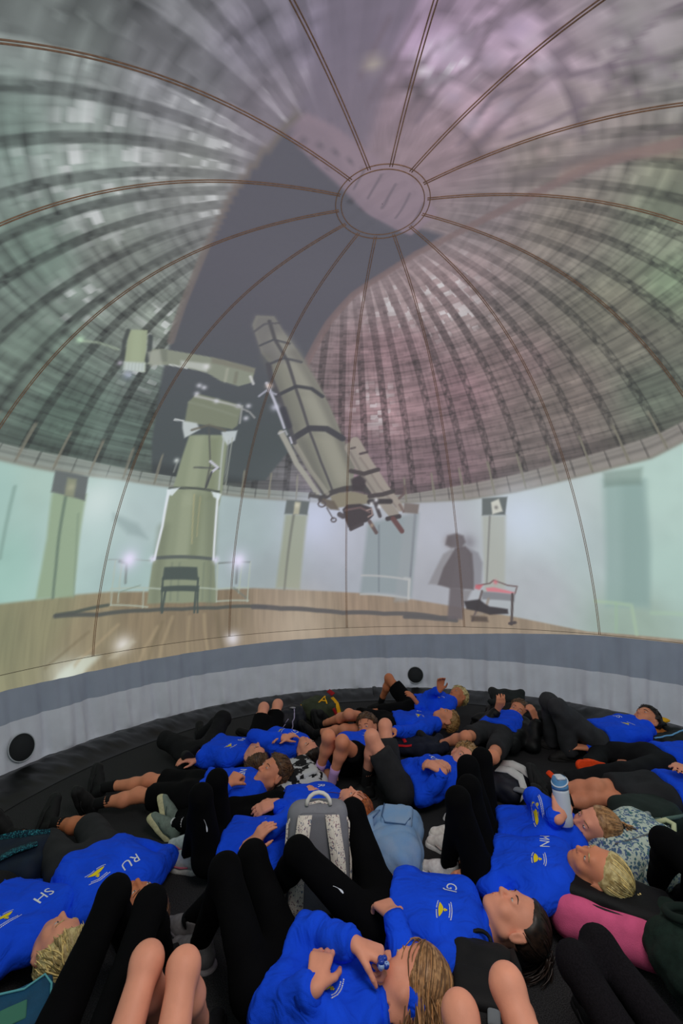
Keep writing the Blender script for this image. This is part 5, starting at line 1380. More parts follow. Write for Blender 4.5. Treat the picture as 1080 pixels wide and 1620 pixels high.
    'P26': ((0.140, -1.920, 0.130), (0.123, -1.792, 0.130), (0.072, -1.465, 0.114), (0.002, -1.772, 0.128), (-0.053, -1.573, 0.117), (0.075, -1.652, 0.210), (0.232, -1.736, 0.128), (0.224, -1.530, 0.117), (0.126, -1.644, 0.210), (0.004, -1.476, 0.114), (-0.041, -1.158, 0.329), (0.011, -0.995, 0.054), (0.140, -1.455, 0.114), (0.076, -1.110, 0.341), (0.173, -0.971, 0.054), (0.00, 0.00, 1.00), 0.86)}

JN = 'H N P SL EL WL SR ER WR IL KL AL IR KR AR'.split()


def cloth_folds(V, Q, amp, freq, seed):
    r = np.random.default_rng(seed)
    N = normals(V, Q)
    h = np.zeros(len(V))
    for i in range(5):
        d = unit(r.normal(size=3)) * freq * r.uniform(.6, 1.6)
        e = unit(r.normal(size=3)) * freq * .5
        h += (np.abs(np.sin(V @ d + 1.7 * np.sin(V @ e + i) + r.uniform(0, 6))) - .6) / 5
    return V + N * (np.maximum(h, -.18) * amp * 2)[:, None]


def ring(c, n, rad, thick, count=28):
    n = unit(n); u = unit(np.cross(n, (0.3, 0.2, 1.0))); w = np.cross(n, u)
    a = np.linspace(0, 2 * np.pi, count + 1)[:-1]
    return tube([c + rad * (math.cos(x) * u + math.sin(x) * w) for x in a], thick, 7, True)


def sleeve_tube(p, q, rp, rq, sides=14):
    return tube([p, p + (q - p) * .33, p + (q - p) * .66, q], [rp, rp, (rp + rq) / 2, rq], sides)


def eye_mesh():
    if 'eye' in SHOE: return SHOE['eye']
    V, F = icosphere()
    bm = bmesh.new(); bmesh.ops.create_icosphere(bm, subdivisions=2, radius=1.0)
    bm.verts.ensure_lookup_table()
    S = np.array([v.co[:] for v in bm.verts]); T = [tuple(v.index for v in f.verts) for f in bm.faces]; bm.free()
    a = S * np.array([.0122, .0112, .0050]); b = S * np.array([.0056, .0102, .0050]) + np.array([0, .0022, .0003])
    V, F = join([(a, T), (b, T)])
    SHOE['eye'] = mesh_data('eye', V, F, [EYE_WHITE, EYE_IRIS], fmat=[0] * len(T) + [1] * len(T))
    return SHOE['eye']


def lips_mesh():
    if 'lips' in SHOE: return SHOE['lips']
    up = tube([(-.0185, .0795, -.0600), (-.010, .0870, -.0568), (0, .0905, -.0565), (.010, .0870, -.0568), (.0185, .0795, -.0600)], [.0012, .0036, .0040, .0036, .0012], 7)
    lo = tube([(-.0185, .0795, -.0604), (-.009, .0865, -.0640), (0, .0890, -.0650), (.009, .0865, -.0640), (.0185, .0795, -.0604)], [.0012, .0036, .0044, .0036, .0012], 7)
    V, F = join([up, lo])
    SHOE['lips'] = mesh_data('lips', V, F, [LIP])
    return SHOE['lips']


def brow_mesh(sg, m):
    k = ('brow', sg, m.name)
    if k not in SHOE:
        V, F = tube([(sg * .016, .0872, .0165), (sg * .026, .0868, .0205), (sg * .036, .0820, .0205), (sg * .046, .0725, .0150)], [.0018, .0026, .0024, .0010], 6)
        SHOE[k] = mesh_data('eyebrow', V, F, [m])
    return SHOE[k]


TRI_COUNT = [0]


def build_person(key, A):
    J = dict(zip(JN, [np.array(x) for x in JOINTS[key][:15]]))
    gaze, sc = unit(JOINTS[key][15]), JOINTS[key][16]
    sc *= A.get('grow', 1.0)
    res = A.get('res', .0065)
    hs = sc * A.get('head', .95)
    H, N, P = J['H'], J['N'], J['P']
    ax = unit(N - P); fr = np.array([0, 0, 1.0]); fr = unit(fr - ax * (fr @ ax)); rt = np.cross(fr, ax)
    root = empty('person', (P[0], P[1], 0.0))
    tag(root, A['label'], 'person', A.get('group', 'children lying on the floor'))
    O = np.array([P[0], P[1], 0.0])
    L2 = lambda V: np.asarray(V) - O
    allp = np.array(list(J.values()))
    lo, hi = allp.min(0) - .17, allp.max(0) + .17
    lo[2] = -.01; hi[2] = max(hi[2] - .05, .3)
    # ---- body ------------------------------------------------------
    f = Field(lo, hi, res)
    zc = gaze; up = unit(H - N); up = unit(up - gaze * (up @ gaze)); R = np.stack([np.cross(gaze, up), gaze, up], 1)
    head_prims(f, (R, H), hs, A.get('ears', True))
    nb = H + R @ (np.array([0, -.030, -.058]) * hs)
    f.cone(nb, N - ax * .01, .040 * sc, .047 * sc, .02)
    f.cone(N - ax * .02 - rt * .05 * sc, N - ax * .02 + rt * .05 * sc, .04 * sc, .04 * sc, .04)
    tors = ((.055, .092, .042), (.13, .080, .056), (.24, .066, .050), (.335, .062, .050), (.40, .062, .052))
    tl = np.linalg.norm(N - P) / .40
    for (d, w, r_) in tors:
        c = N - ax * d * tl
        f.cone(c - rt * w * sc, c + rt * w * sc, r_ * sc, r_ * sc, .03)
    for s, sg in (('L', -1), ('R', 1)):
        f.cone(J['S' + s], J['E' + s], .040 * sc, .029 * sc, .02)
        f.cone(J['E' + s], J['E' + s] * .6 + J['W' + s] * .4, .029 * sc, .028 * sc, .01)
        f.cone(J['E' + s] * .6 + J['W' + s] * .4, J['W' + s], .028 * sc, .0215 * sc, .01)
        hd = A.get('hand' + s)
        fd = unit(J['W' + s] - J['E' + s])
        if hd is None: hd = (tuple(fd), tuple(fr + .2 * rt * sg), .35)
        d, nb_, curl = unit(hd[0]), np.asarray(hd[1], float), hd[2]
        thumb = np.asarray(hd[3], float) if len(hd) > 3 else ax * .8 - rt * sg * .5
        hand_prims(f, J['W' + s] + d * .006, d, nb_, thumb, sc, curl, rf=1.0 if res < .0055 else 1.12)
        I, K, Ak = J['I' + s], J['K' + s], J['A' + s]
        f.cone(I, K, .055 * sc, .039 * sc, .02)
        th, sh = unit(K - I), unit(Ak - K)
        bend = unit((th - sh) + 1e-6 * fr) if np.linalg.norm(th - sh) > .15 else fr
        f.ell(K + bend * .004, np.array([.0385, .0385, .0385]) * sc, None, .02)
        back = -(bend - sh * (bend @ sh)); back = unit(back) if np.linalg.norm(back) > .05 else -fr
        c1 = K + (Ak - K) * .32 + back * .012 * sc
        f.cone(K, c1, .035 * sc, .041 * sc, .025)
        f.cone(c1, K + (Ak - K) * .72, .041 * sc, .029 * sc, .02)
        f.cone(K + (Ak - K) * .72, Ak, .029 * sc, .027 * sc, .01)
        toe, zf = foot_frame(J, s, A, ax, fr, rt, sg)
        f.cone(Ak - zf * .02, Ak - zf * .05 * sc + toe * .10 * sc, .028 * sc, .020 * sc, .02)
    # ---- clothes ---------------------------------------------------
    cres = max(res * 1.6, .0105)
    tn = A.get('top', 'sweatshirt')
    g = Field(lo, hi, cres)
    sl = Field(lo, hi, cres)
    bag = A.get('baggy', .0)
    for (d, w, r_) in ((.045, .085, .060),) + tuple((d, w + .018, max(r_ + .016, (.074, .080, .082, .082)[i]) + bag) for i, (d, w, r_) in enumerate(tors[1:])):
        c = N - ax * d * tl
        g.cone(c - rt * w * sc, c + rt * w * sc, r_ * sc, r_ * sc, .05)
    nd = unit(nb - N)
    g.cone(N - ax * .012 - rt * .042 * sc, N - ax * .012 + rt * .042 * sc, .058 * sc, .058 * sc, .03)
    g.cone(N, N + nd * .022 * sc, .060 * sc, .056 * sc, .02)
    if A.get('hood'):
        for i in range(7):
            a0 = math.pi * (i / 6.0 - .5) * 1.5
            a1 = math.pi * ((i + 1) / 6.0 - .5) * 1.5
            if i == 6: break
            p0 = N + ax * .035 + (-fr * math.cos(a0) * .045 + rt * math.sin(a0) * .085) * sc
            p1 = N + ax * .035 + (-fr * math.cos(a1) * .045 + rt * math.sin(a1) * .085) * sc
            g.cone(p0, p1, .036 * sc, .036 * sc, .03)
    g.clip(P + ax * A.get('hem', .055), -ax, .26)
    for s, sg in (('L', -1), ('R', 1)):
        one = Field(lo, hi, cres)
        sl.cone(J['S' + s], J['E' + s], .057 * sc, .049 * sc, .01)
        fd = unit(J['W' + s] - J['E' + s])
        we = J['W' + s] - fd * .004
        one.cone(J['E' + s], we + fd * .02, .049 * sc, .041 * sc, .025)
        one.clip(we, fd, .075)
        sl.put(np.zeros(3, int), sl.n, one.F, .012, False)
    split_sleeve = A.get('jacket')
    if not split_sleeve:
        a0, b0 = np.zeros(3, int), g.n
        g.put(a0, b0, sl.F, .03, False)
    p = Field(lo, hi, cres)
    kind, pm = A['legs']
    loose = {'shorts': .020, 'leggings': .007, 'trousers': .020}[kind]
    p.cone(P - rt * .075 * sc, P + rt * .075 * sc, (.071 + loose * .6) * sc, (.071 + loose * .6) * sc, .04)
    p.cone(P + ax * .10 - rt * .068 * sc, P + ax * .10 + rt * .068 * sc, (.069 + loose * .2) * sc, (.069 + loose * .2) * sc, .04)
    for s in 'LR':
        I, K, Ak = J['I' + s], J['K' + s], J['A' + s]
        th, sh = unit(K - I), unit(Ak - K)
        if kind == 'shorts':
            e = I + (K - I) * A.get('short_len', .74)
            p.cone(I, e + th * .05, (.066 + loose) * sc, (.050 + loose) * sc, .03)
            p.clip(e, th, .13)
        else:
            p.cone(I, K, (.063 + loose) * sc, (.042 + loose) * sc, .03)
            bend = unit((th - sh) + 1e-6 * fr) if np.linalg.norm(th - sh) > .15 else fr
            p.ell(K + bend * .004, np.array([.042, .042, .042]) * sc + loose * .8, None, .02)
            back = -(bend - sh * (bend @ sh)); back = unit(back) if np.linalg.norm(back) > .05 else -fr
            c1 = K + (Ak - K) * .32 + back * .012 * sc
            p.cone(K, c1, (.039 + loose) * sc, (.042 + loose) * sc, .025)
            e = Ak + sh * (.012 if kind == 'leggings' else .03)
            p.cone(c1, e + sh * .02, (.042 + loose) * sc, ((.031 if kind == 'leggings' else .052) + loose * .6) * sc, .02)
            p.clip(e, sh, .10)
    V, Q = f.mesh()
    V = relax(V, Q, 1, .35)
    hidden = (g.sample(V) < -.008) | (p.sample(V) < -.007)
    if split_sleeve: hidden |= sl.sample(V) < -.008
    V2, F2 = thin_hidden(V, Q, hidden)
    skin = SKIN[A.get('skin', 'fair')]
    body = obj('body', mesh_data('body', L2(V2), F2, [skin]), root)
    TRI_COUNT[0] += 2 * len(F2)
    M = Matrix([[*(R[i] * hs), (H - O)[i]] for i in range(3)] + [[0, 0, 0, 1]])
    hm = HAIR[A.get('hair', ('short', 'brown'))[1]]
    for sg in (-1, 1):
        obj('eye', eye_mesh(), body, M @ Matrix.Translation((sg * .031, .0758, -.001)))
        obj('eyebrow', brow_mesh(sg, hm), body, M)
    obj('lips', lips_mesh(), body, M)
    st, hc = A.get('hair', ('short', 'brown'))
    pole = tuple(R.T @ np.array(A['hair_pole'])) if 'hair_pole' in A else None
    drop = tuple(R.T @ np.array(A['hair_drop'])) if 'hair_drop' in A else None
    hv, hf, hk = hair_mesh(st, A.get('strands', 160), A.get('seed', 1), pole, drop)
    kk = ('hair', st, A.get('strands', 160), A.get('seed', 1), hc, pole)
    if kk not in SHOE: SHOE[kk] = mesh_data('hair', hv, hf, [hm, HAIR_LIGHT[hc], HAIR_DARK[hc]], fmat=hk)
    hair = obj('hair', SHOE[kk], root, M)
    TRI_COUNT[0] += 2 * len(hf)
    if st == 'pony':
        hv, hf = ring(HEAD_C + np.array([0, -.085, .045]), (0, .86, -.5), .013, .0075, 16)
        obj('hair_tie', mesh_data('hair_tie', hv, hf, [JACKET]), hair)
    # top
    V, Q = g.mesh()
    V = cloth_folds(relax(V, Q, 2), Q, A.get('fold', .015), 22, hash(key) % 999 if False else sum(map(ord, key)))
    tm = A.get('top_mat', BLUE)
    top = obj(tn, mesh_data(tn, L2(V), Q, [tm]), root)
    TRI_COUNT[0] += 2 * len(Q)
    bvh = BVHTree.FromPolygons([Vector(v) for v in V], Q.tolist())
    nd = unit(nb - N)
    v, q = ring(N + nd * .036 * sc, nd, .049 * sc, .0105)
    obj('collar', mesh_data('collar', L2(v), q, [tm]), top)
    src = top
    if split_sleeve:
        for (d, w, r_) in ((.06, .10, .060), (.15, .085, .075), (.28, .08, .075), (.39, .085, .075)):
            c = N - ax * d * tl - fr * .028
            for sg in (-1, 1): sl.cone(c + rt * sg * w * .5, c + rt * sg * w * 1.35, r_ * sc, r_ * sc * 1.0, .04)
        V, Q = sl.mesh()
        V = cloth_folds(relax(V, Q, 2), Q, .012, 34, 5)
        src = obj('jacket', mesh_data('jacket', L2(V), Q, [JACKET]), root)
    cm = JACKET if split_sleeve else tm
    for s in 'LR':
        fd = unit(J['W' + s] - J['E' + s])
        v, q = sleeve_tube(J['W' + s] - fd * .038, J['W' + s] + fd * .004, .041 * sc, .034 * sc)
        obj('cuff', mesh_data('cuff', L2(v), q, [cm]), src)
    ex, ey = -rt, ax
    if A.get('crest', True):
        c0 = N - ax * A.get('crest_down', .115) * sc - rt * .062 * sc
        for shapes, m, nm in ((CREST_Y, YELLOW_PRINT, 'crest'), (CREST_W, WHITE_PRINT, 'crest_lettering')):
            pv, pf = join([(np.array([(x, y, 0) for x, y in P2]), F3) for P2, F3 in shapes])
            W3 = drape(bvh, pv[:, :2], c0, ex, ey, fr, .0016)
            tag(obj(nm, mesh_data(nm, L2(W3), pf, [m], smooth=False), top), kind='stuff' if nm == 'crest_lettering' else None)
    if A.get('initials'):
        gv, gf = glyphs(A['initials'])
        W3 = drape(bvh, gv, N - ax * A.get('initials_down', .095) * sc + rt * .066 * sc, ex, ey, fr, .0016)
        obj('initials', mesh_data('initials', L2(W3), gf, [WHITE_PRINT], smooth=False), top)
    # legs
    V, Q = p.mesh()
    V = cloth_folds(relax(V, Q, 2), Q, {'shorts': .007, 'leggings': .002, 'trousers': .008}[kind], 24, sum(map(ord, key)) + 3)
    nm = kind
    leg = obj(nm, mesh_data(nm, L2(V), Q, [pm]), root)
    TRI_COUNT[0] += 2 * len(Q)
    if A.get('swoosh'):
        b2 = BVHTree.FromPolygons([Vector(v) for v in V], Q.tolist())
        s_, t_, view = A['swoosh']
        I, K = J['I' + s_], J['K' + s_]
        c0 = I + (K - I) * t_; view = unit(view); e1 = unit(K - I); e1 = unit(e1 - view * (e1 @ view)); e2 = np.cross(view, e1)
        lo_, up_ = [], []
        for i in range(9):
            u = i / 8
            x = -.019 + .038 * u
            ctr = .008 * (u - .25) ** 2 * 1.6 - .002
            w = .0030 * math.sin(math.pi * min(u * 1.6 + .12, 1.0)) * (1 - u) + .0006
            lo_.append((x, ctr - w)); up_.append((x, ctr + w))
        W3 = drape(b2, lo_ + up_, c0, e1, e2, view, .0015)
        obj('logo', mesh_data('logo', L2(W3), [(i, i + 1, 9 + i + 1, 9 + i) for i in range(8)], [WHITE_PRINT], smooth=False), leg)
    # feet
    for s, sg in (('L', -1), ('R', 1)):
        K, Ak = J['K' + s], J['A' + s]
        sh = unit(Ak - K)
        if A.get('sock', 'black') != 'none':
            hgt = A.get('sock_h', .07)
            v, q = tube([Ak - sh * hgt * u for u in (-.25, 0, .35, .7, 1.0)], [.035 * sc, .031 * sc, .031 * sc, .032 * sc, .035 * sc], 16)
            obj('sock', mesh_data('sock', L2(v), q, [SOCKS[A.get('sock', 'black')]]), root)
        toe, zf = foot_frame(J, s, A, ax, fr, rt, sg)
        x = np.cross(toe, zf)
        Rm = np.stack([x, toe, zf], 1)
        q = A.get('shoe_scale', .98) * sc
        off = Ak - O
        Ms = Matrix([[*(Rm[i] * q), off[i]] for i in range(3)] + [[0, 0, 0, 1]])
        sm = shoe_meshes(A.get('shoe' + s, A.get('shoe', 'black')))
        u = obj('shoe', sm['upper'], root, Ms)
        obj('sole', sm['sole'], u); obj('laces', sm['laces'], u)
        for w in sm['side']: obj('side_stripe', w, u)
    return root, J, R


def foot_frame(J, s, A, ax, fr, rt, sg):
    if 'foot' + s in A:
        toe, zf = A['foot' + s]
        toe = unit(toe); zf = np.asarray(zf, float); zf = unit(zf - toe * (zf @ toe))
        return toe, zf
    K, Ak, I = J['K' + s], J['A' + s], J['I' + s]
    if K[2] > .27:
        zf = np.array([0, 0, 1.0]); toe = Ak - K; toe[2] = 0
        alt = -ax.copy(); alt[2] = 0
        toe = unit(unit(toe) * .3 + unit(alt) * 1.0)
    else:
        zf = unit(K - Ak); toe = unit(fr + rt * sg * .55 - ax * .35)
        toe = unit(toe - zf * (toe @ zf))
    return toe, zf


LEG, SB, SG_, TG, TD = ('leggings', LEGGINGS), ('shorts', SHORTS_B), ('shorts', SHORTS_G), ('trousers', TROUSER_G), ('trousers', TROUSER_D)
PEOPLE = {
    'P1': dict(label='blond boy in blue at the back with one hand raised, beneath the round vent', legs=SB, hair=('tousled', 'blond'), skin='tan', shoe='black', res=.007, strands=150, seed=3,
               handR=((.15, -.1, 1), (.1, .9, .25), .45)),
    'P2': dict(label='brown-haired child in hooded blue top lying in front of the blond boy at the back', legs=SB, hair=('short', 'sandy'), skin='warm', hood=True, res=.007, strands=130, seed=4, sock='black', initials='L'),
    'P3': dict(label='boy in open black jacket and hood holding a hand up beside his face', legs=SG_, hair=('short', 'brown'), skin='warm', jacket=True, res=.0065, crest=False, sock='black', seed=5,
               handR=((.2, -.3, .8), (.2, -.9, .3), .35), handL=((-.3, .2, 1), (.5, -.8, 0), .7)),
    'P4': dict(label='dark-haired child in blue with grey trousers and raised knees at the far right', legs=TG, hair=('fringe', 'dark'), skin='warm', hood=True, res=.0065, strands=220, seed=6, initials='JS', shoe='school', sock='white',
               handL=((-.9, .1, .1), (.1, -.2, 1), .25)),
    'P5': dict(label='child in black trousers with bright orange shoe soles, cut off by the right edge', legs=TD, hair=('short', 'brown'), shoe='orange', res=.0085,
               footR=((-1, -.1, .25), (.2, .75, -.25)), footL=((-.7, -.1, .75), (.9, .1, .4))),
    'P6': dict(label='child in charcoal shorts with bare shins and black shoes at the right edge', legs=SG_, hair=('short', 'brown'), skin='warm', shoe='black', res=.0075, sock_h=.10),
    'P7': dict(label='fair boy looking at the camera with hands clasped on his blue chest', legs=SG_, hair=('fringe', 'sandy'), skin='fair', hood=True, res=.006, strands=220, seed=8, crest=False, initials='KM', sock_h=.12,
               handL=((-.6, .35, .25), (.2, -.3, .9), .5), handR=((.6, -.25, .1), (0, .1, 1), .5)),
    'P8': dict(label='boy with lilac socks half hidden behind a pair of raised bare knees', legs=SB, hair=('fringe', 'brown'), skin='warm', res=.0065, sock='lilac', shoe='navy', sock_h=.10, short_len=.6, strands=180, seed=9,
               handL=((-.8, -.1, .1), (.1, -.4, .9), .5)),
    'P9': dict(label='dark-haired boy with bare knees up and hands on belly near the vinyl margin', legs=SB, hair=('short', 'dark'), skin='fair', res=.0065, initials='GY', strands=150, seed=10,
               handL=((.6, .4, .1), (0, -.2, 1), .4), handR=((-.6, -.3, .1), (0, .1, 1), .4)),
    'P10': dict(label='brown-haired child in dark trousers lying at the left beside the vinyl margin', legs=TD, hair=('short', 'brown'), skin='fair', res=.0065, initials='AJ', strands=200, seed=11),
    'P11': dict(label='brown-haired boy with a fist on his chest and bare legs stretched to the left', legs=SB, hair=('tousled', 'brown'), skin='warm', hood=True, res=.0055, initials='NE', strands=240, seed=12, sock_h=.09,
                handL=((.25, .6, .1), (0, -.4, .9), 1.0)),
    'P12': dict(sock='none', label='girl in black leggings with raised knees and pink and white sneakers', legs=LEG, hair=('short', 'brown'), res=.0065, shoe='pink', swoosh=('L', .45, (.25, -.7, .6)), baggy=.006,
                handR=((-.7, -.5, -.3), (0, .1, 1), .4)),
    'P13': dict(label='auburn-haired girl lying behind the grey backpack, legs stretched out in green sneakers', legs=LEG, hair=('long', 'red'), skin='fair', res=.006, shoe='green', initials='R', crest=False, sock='white', sock_h=.05,
                handL=((-.8, -.3, -.1), (.1, -.4, .9), .3), handR=((.5, .3, .1), (0, 0, 1), .4), strands=150, seed=13,
                footR=((-.35, .2, .9), (.8, .2, .35)), footL=((-.75, .1, .65), (.65, .1, .6))),
    'P15': dict(label='child with initials R U in blue, hand tucked under the hem, at the left', legs=SG_, hair=('short', 'brown'), skin='tan', res=.0055, initials='RU', short_len=.9, baggy=.012, sock_h=.09,
                handL=((.45, .7, -.2), (0, 0, 1), .4), handR=((-.8, .2, -.1), (0, 0, 1), .4)),
    'P16': dict(label='blond child with initials S H in profile at the left edge', legs=TD, hair=('short', 'blond'), skin='fair', res=.0055, initials='SH', strands=420, seed=15),
    'P17': dict(grow=.9, label='pair of raised black-legging knees in front of the child marked R U', legs=LEG, hair=('short', 'brown'), res=.0085),
    'P18': dict(grow=.96, label='person at the bottom left showing only two raised bare knees', legs=SB, hair=('short', 'brown'), skin='fair', res=.0065, short_len=.45),
    'P20': dict(ears=False, label='girl with long light brown hair holding a blue toy to her mouth', legs=LEG, hair=('long', 'lightbrown'), hair_pole=(.35, .75, .55), hair_drop=(-.05, -.55, -.85), skin='fair', res=.0048, strands=600, seed=16, baggy=.01, shoe='grey',
                handR=((.7, -.1, -.25), (.1, .1, .9), 1.05, (.2, -.9, 0)), handL=((.15, .75, .15), (0, -.1, 1), .45)),
    'P21': dict(label='dark-haired girl marked G J lying on her back with closed-lipped profile', legs=LEG, hair=('pony', 'dark'), skin='fair', res=.0047, initials='GJ', hood=False, strands=420, seed=17, swoosh=('L', .45, (.1, -.75, .65)),
                handL=((-.3, .8, -.2), (0, 0, 1), .4), handR=((-.8, -.1, -.2), (0, 0, 1), .4)),
    'P22': dict(label='blond girl marked M N touching her white sneaker, head on the pink and black bag', legs=LEG, hair=('pony', 'blond'), skin='warm', res=.0054, initials='MN', strands=420, seed=18, shoe='white',
                handL=((-.9, .1, .0), (0, -.3, .9), .45)),
    'P23': dict(label='fair-haired girl with a black hair tie holding a water bottle near her mouth', legs=LEG, hair=('pony', 'lightbrown'), skin='fair', res=.0054, strands=420, seed=19, shoe='white', hood=True,
                handL=((.3, .35, .6), (-.2, -.85, .3), .85, (.3, -.2, .9))),
    'P24': dict(label='person at the right edge showing a raised black-legging knee', legs=LEG, hair=('short', 'brown'), res=.0085),
    'P25': dict(grow=.88, label='person at the bottom right with raised knees in charcoal tights', legs=('leggings', TIGHTS), hair=('short', 'brown'), res=.0085),
    'P26': dict(grow=.96, label='person at the bottom edge showing two raised bare knees beside the long-haired girl', legs=SB, hair=('short', 'brown'), skin='fair', res=.0065, short_len=.45),
}
BUILT = {}
for key, A in PEOPLE.items():
    BUILT[key] = build_person(key, A)


# ------------------------------------------------------------------ bags, jackets and small things
def floral(name, base, c1, c2, scale, amount=0.42, rough=0.85):
    if name in MATS: return MATS[name]
    m = bpy.data.materials.new(name); m.use_nodes = True
    nt = m.node_tree; b = nt.nodes['Principled BSDF']
    tc = nt.nodes.new('ShaderNodeTexCoord')
    nz = nt.nodes.new('ShaderNodeTexNoise'); nz.inputs['Scale'].default_value = scale * .8
    add = nt.nodes.new('ShaderNodeVectorMath'); add.operation = 'MULTIPLY_ADD'
    add.inputs[1].default_value = (.05, .05, .05)
    nt.links.new(tc.outputs['Object'], nz.inputs['Vector'])
    nt.links.new(nz.outputs['Color'], add.inputs[0]); nt.links.new(tc.outputs['Object'], add.inputs[2])
    vo = nt.nodes.new('ShaderNodeTexVoronoi'); vo.inputs['Scale'].default_value = scale
    nt.links.new(add.outputs['Vector'], vo.inputs['Vector'])
    r = nt.nodes.new('ShaderNodeValToRGB'); r.color_ramp.interpolation = 'EASE'
    r.color_ramp.elements[0].position = amount - .08; r.color_ramp.elements[1].position = amount + .06
    r.color_ramp.elements[0].color = (1, 1, 1, 1); r.color_ramp.elements[1].color = (0, 0, 0, 1)
    nt.links.new(vo.outputs['Distance'], r.inputs['Fac'])
    sep = nt.nodes.new('ShaderNodeSeparateColor'); nt.links.new(vo.outputs['Color'], sep.inputs['Color'])
    mx1 = nt.nodes.new('ShaderNodeMix'); mx1.data_type = 'RGBA'
    mx1.inputs[6].default_value = (*lin(c1), 1); mx1.inputs[7].default_value = (*lin(c2), 1)
    nt.links.new(sep.outputs[0], mx1.inputs[0])
    mx = nt.nodes.new('ShaderNodeMix'); mx.data_type = 'RGBA'
    mx.inputs[6].default_value = (*lin(base), 1)
    nt.links.new(r.outputs['Color'], mx.inputs[0]); nt.links.new(mx1.outputs[2], mx.inputs[7])
    nt.links.new(mx.outputs[2], b.inputs['Base Color'])
    b.inputs['Roughness'].default_value = rough; b.inputs['Specular IOR Level'].default_value = .2
    MATS[name] = m
    return m


def frame(right, up):
    right = unit(right); up = np.asarray(up, float); up = unit(up - right * (up @ right))
    return np.stack([right, up, np.cross(right, up)], 1)


def place(c, R):
    return Matrix([[*R[i], c[i]] for i in range(3)] + [[0, 0, 0, 1]])


def soft_box(h, rad, res=.008, fold=.006, seed=1, extra=()):
    h = np.asarray(h, float)
    res = res * 1.35 if h.max() > .05 else res
    f = Field(-h - .05, h + .05, res)
    f.brick((0, 0, 0), h, rad)
    for c, hh, rr_ in extra: f.brick(c, hh, rr_, None, .02)
    V, Q = f.mesh()
    return cloth_folds(relax(V, Q, 2), Q, fold, 30, seed), Q


def ribbon(pts, width, side, thick=.005):
    """flat strap along pts; side = width direction"""
    pts = np.asarray(pts, float); side = unit(side)
    t = np.gradient(pts, axis=0); t /= np.linalg.norm(t, axis=1)[:, None]
    n = np.cross(t, side); n /= np.linalg.norm(n, axis=1)[:, None] + 1e-9
    V = []
    for p, m in zip(pts, n):
        V += [p - side * width / 2 - m * thick / 2, p + side * width / 2 - m * thick / 2, p + side * width / 2 + m * thick / 2, p - side * width / 2 + m * thick / 2]
    F = []
    k = len(pts)
    for i in range(k - 1):
        for j in range(4):
            l = (j + 1) % 4
            F.append((4 * i + j, 4 * i + l, 4 * i + 4 + l, 4 * i + 4 + j))
    F += [(3, 2, 1, 0), (4 * k - 4, 4 * k - 3, 4 * k - 2, 4 * k - 1)]
    return np.array(V), F


def thing(name, label, cat, c, R=None, group=None):
    o = empty(name, (0, 0, 0)); o.matrix_world = place(c, np.eye(3) if R is None else R)
    return tag(o, label, cat, group)


def part(name, VF, m, parent, smooth_=True):
    return obj(name, mesh_data(name, VF[0], VF[1], [m], smooth=smooth_), parent)


def zip_line(pts, parent, m):
    return part('zip', tube(pts, .003, 6), m, parent)


BAG_GROUP = 'school bags among the children'
ZIPM = mat('zip_grey', (96, 98, 104), .5)
DARKZ = mat('zip_dark', (26, 26, 30), .5)

# grey backpack with floral straps, standing between a girl's knees; its back panel faces the viewer
R = frame((.99, .06, -.03), (-.05, .24, .97))
b = thing('backpack', 'grey backpack with white flowery straps standing between black-legging knees', 'backpack', (-.385, -.385, .190), R, BAG_GROUP)
GREYB = mat('grey_canvas', (128, 128, 136), .85, var=.06, scale=30, bump=.2, bump_scale=500)
FLW = floral('flower_strap', (226, 216, 206), (150, 108, 112), (96, 112, 134), 80, .36)
part('body', soft_box((.120, .182, .062), .055, .007, .004, 2), GREYB, b)
part('back_panel', soft_box((.072, .155, .012), .011, .006, .002, 3), mat('grey_mesh_panel', (116, 116, 124), .9, bump=.4, bump_scale=700), b).location = (0, -.005, .062)
for sx in (-1, 1):
    pts = [(sx * .050, .145, .072), (sx * .058, .09, .085), (sx * .070, .02, .092), (sx * .076, -.06, .088), (sx * .078, -.13, .078), (sx * .080, -.168, .068)]
    s = part('shoulder_strap', ribbon(pts, .052, (1, 0, 0), .012), FLW, b)
    part('stitching', tube([(x, y, z + .007) for x, y, z in pts], .0016, 5), mat('strap_piping', (240, 232, 222), .8), s)
part('handle', tube([(.045 * math.cos(a), .172 + .042 * math.sin(a), .05) for a in np.linspace(0, math.pi, 9)], .0075, 8), mat('white_webbing', (222, 218, 212), .8), b)
part('side_binding', tube([(-.118, -.15, .03), (-.121, 0, .035), (-.116, .11, .035), (-.085, .163, .035), (0, .180, .035), (.085, .163, .035), (.116, .11, .035), (.121, 0, .035), (.118, -.15, .03)], .005, 6), FLW, b)

# pale blue backpack lying on the carpet
R = frame((.96, -.27, .02), (.27, .92, .30))
b = thing('backpack', 'pale blue canvas backpack lying crumpled behind the girl marked G J', 'backpack', (-.080, -.165, .095), R * .86, BAG_GROUP)
SKYB = mat('pale_blue_canvas', (122, 160, 205), .85, rgb2=(140, 166, 200), scale=14, bump=.3, bump_scale=60)
f = Field((-.19, -.22, -.13), (.19, .22, .13), .009)
f.brick((0, -.02, 0), (.132, .160, .085), .075); f.ell((0, -.07, .02), (.135, .11, .095), None, .05); f.cone((-.07, .13, 0), (.07, .13, 0), .055, .055, .05)
V, Q = f.mesh(); V = cloth_folds(relax(V, Q, 2), Q, .016, 30, 9)
part('body', (V, Q), SKYB, b)
bv = BVHTree.FromPolygons([Vector(v) for v in V], Q.tolist())
pk = soft_box((.078, .062, .020), .016, .006, .006, 5)
p_ = part('front_pocket', pk, SKYB, b); p_.location = (.015, .075, .085)
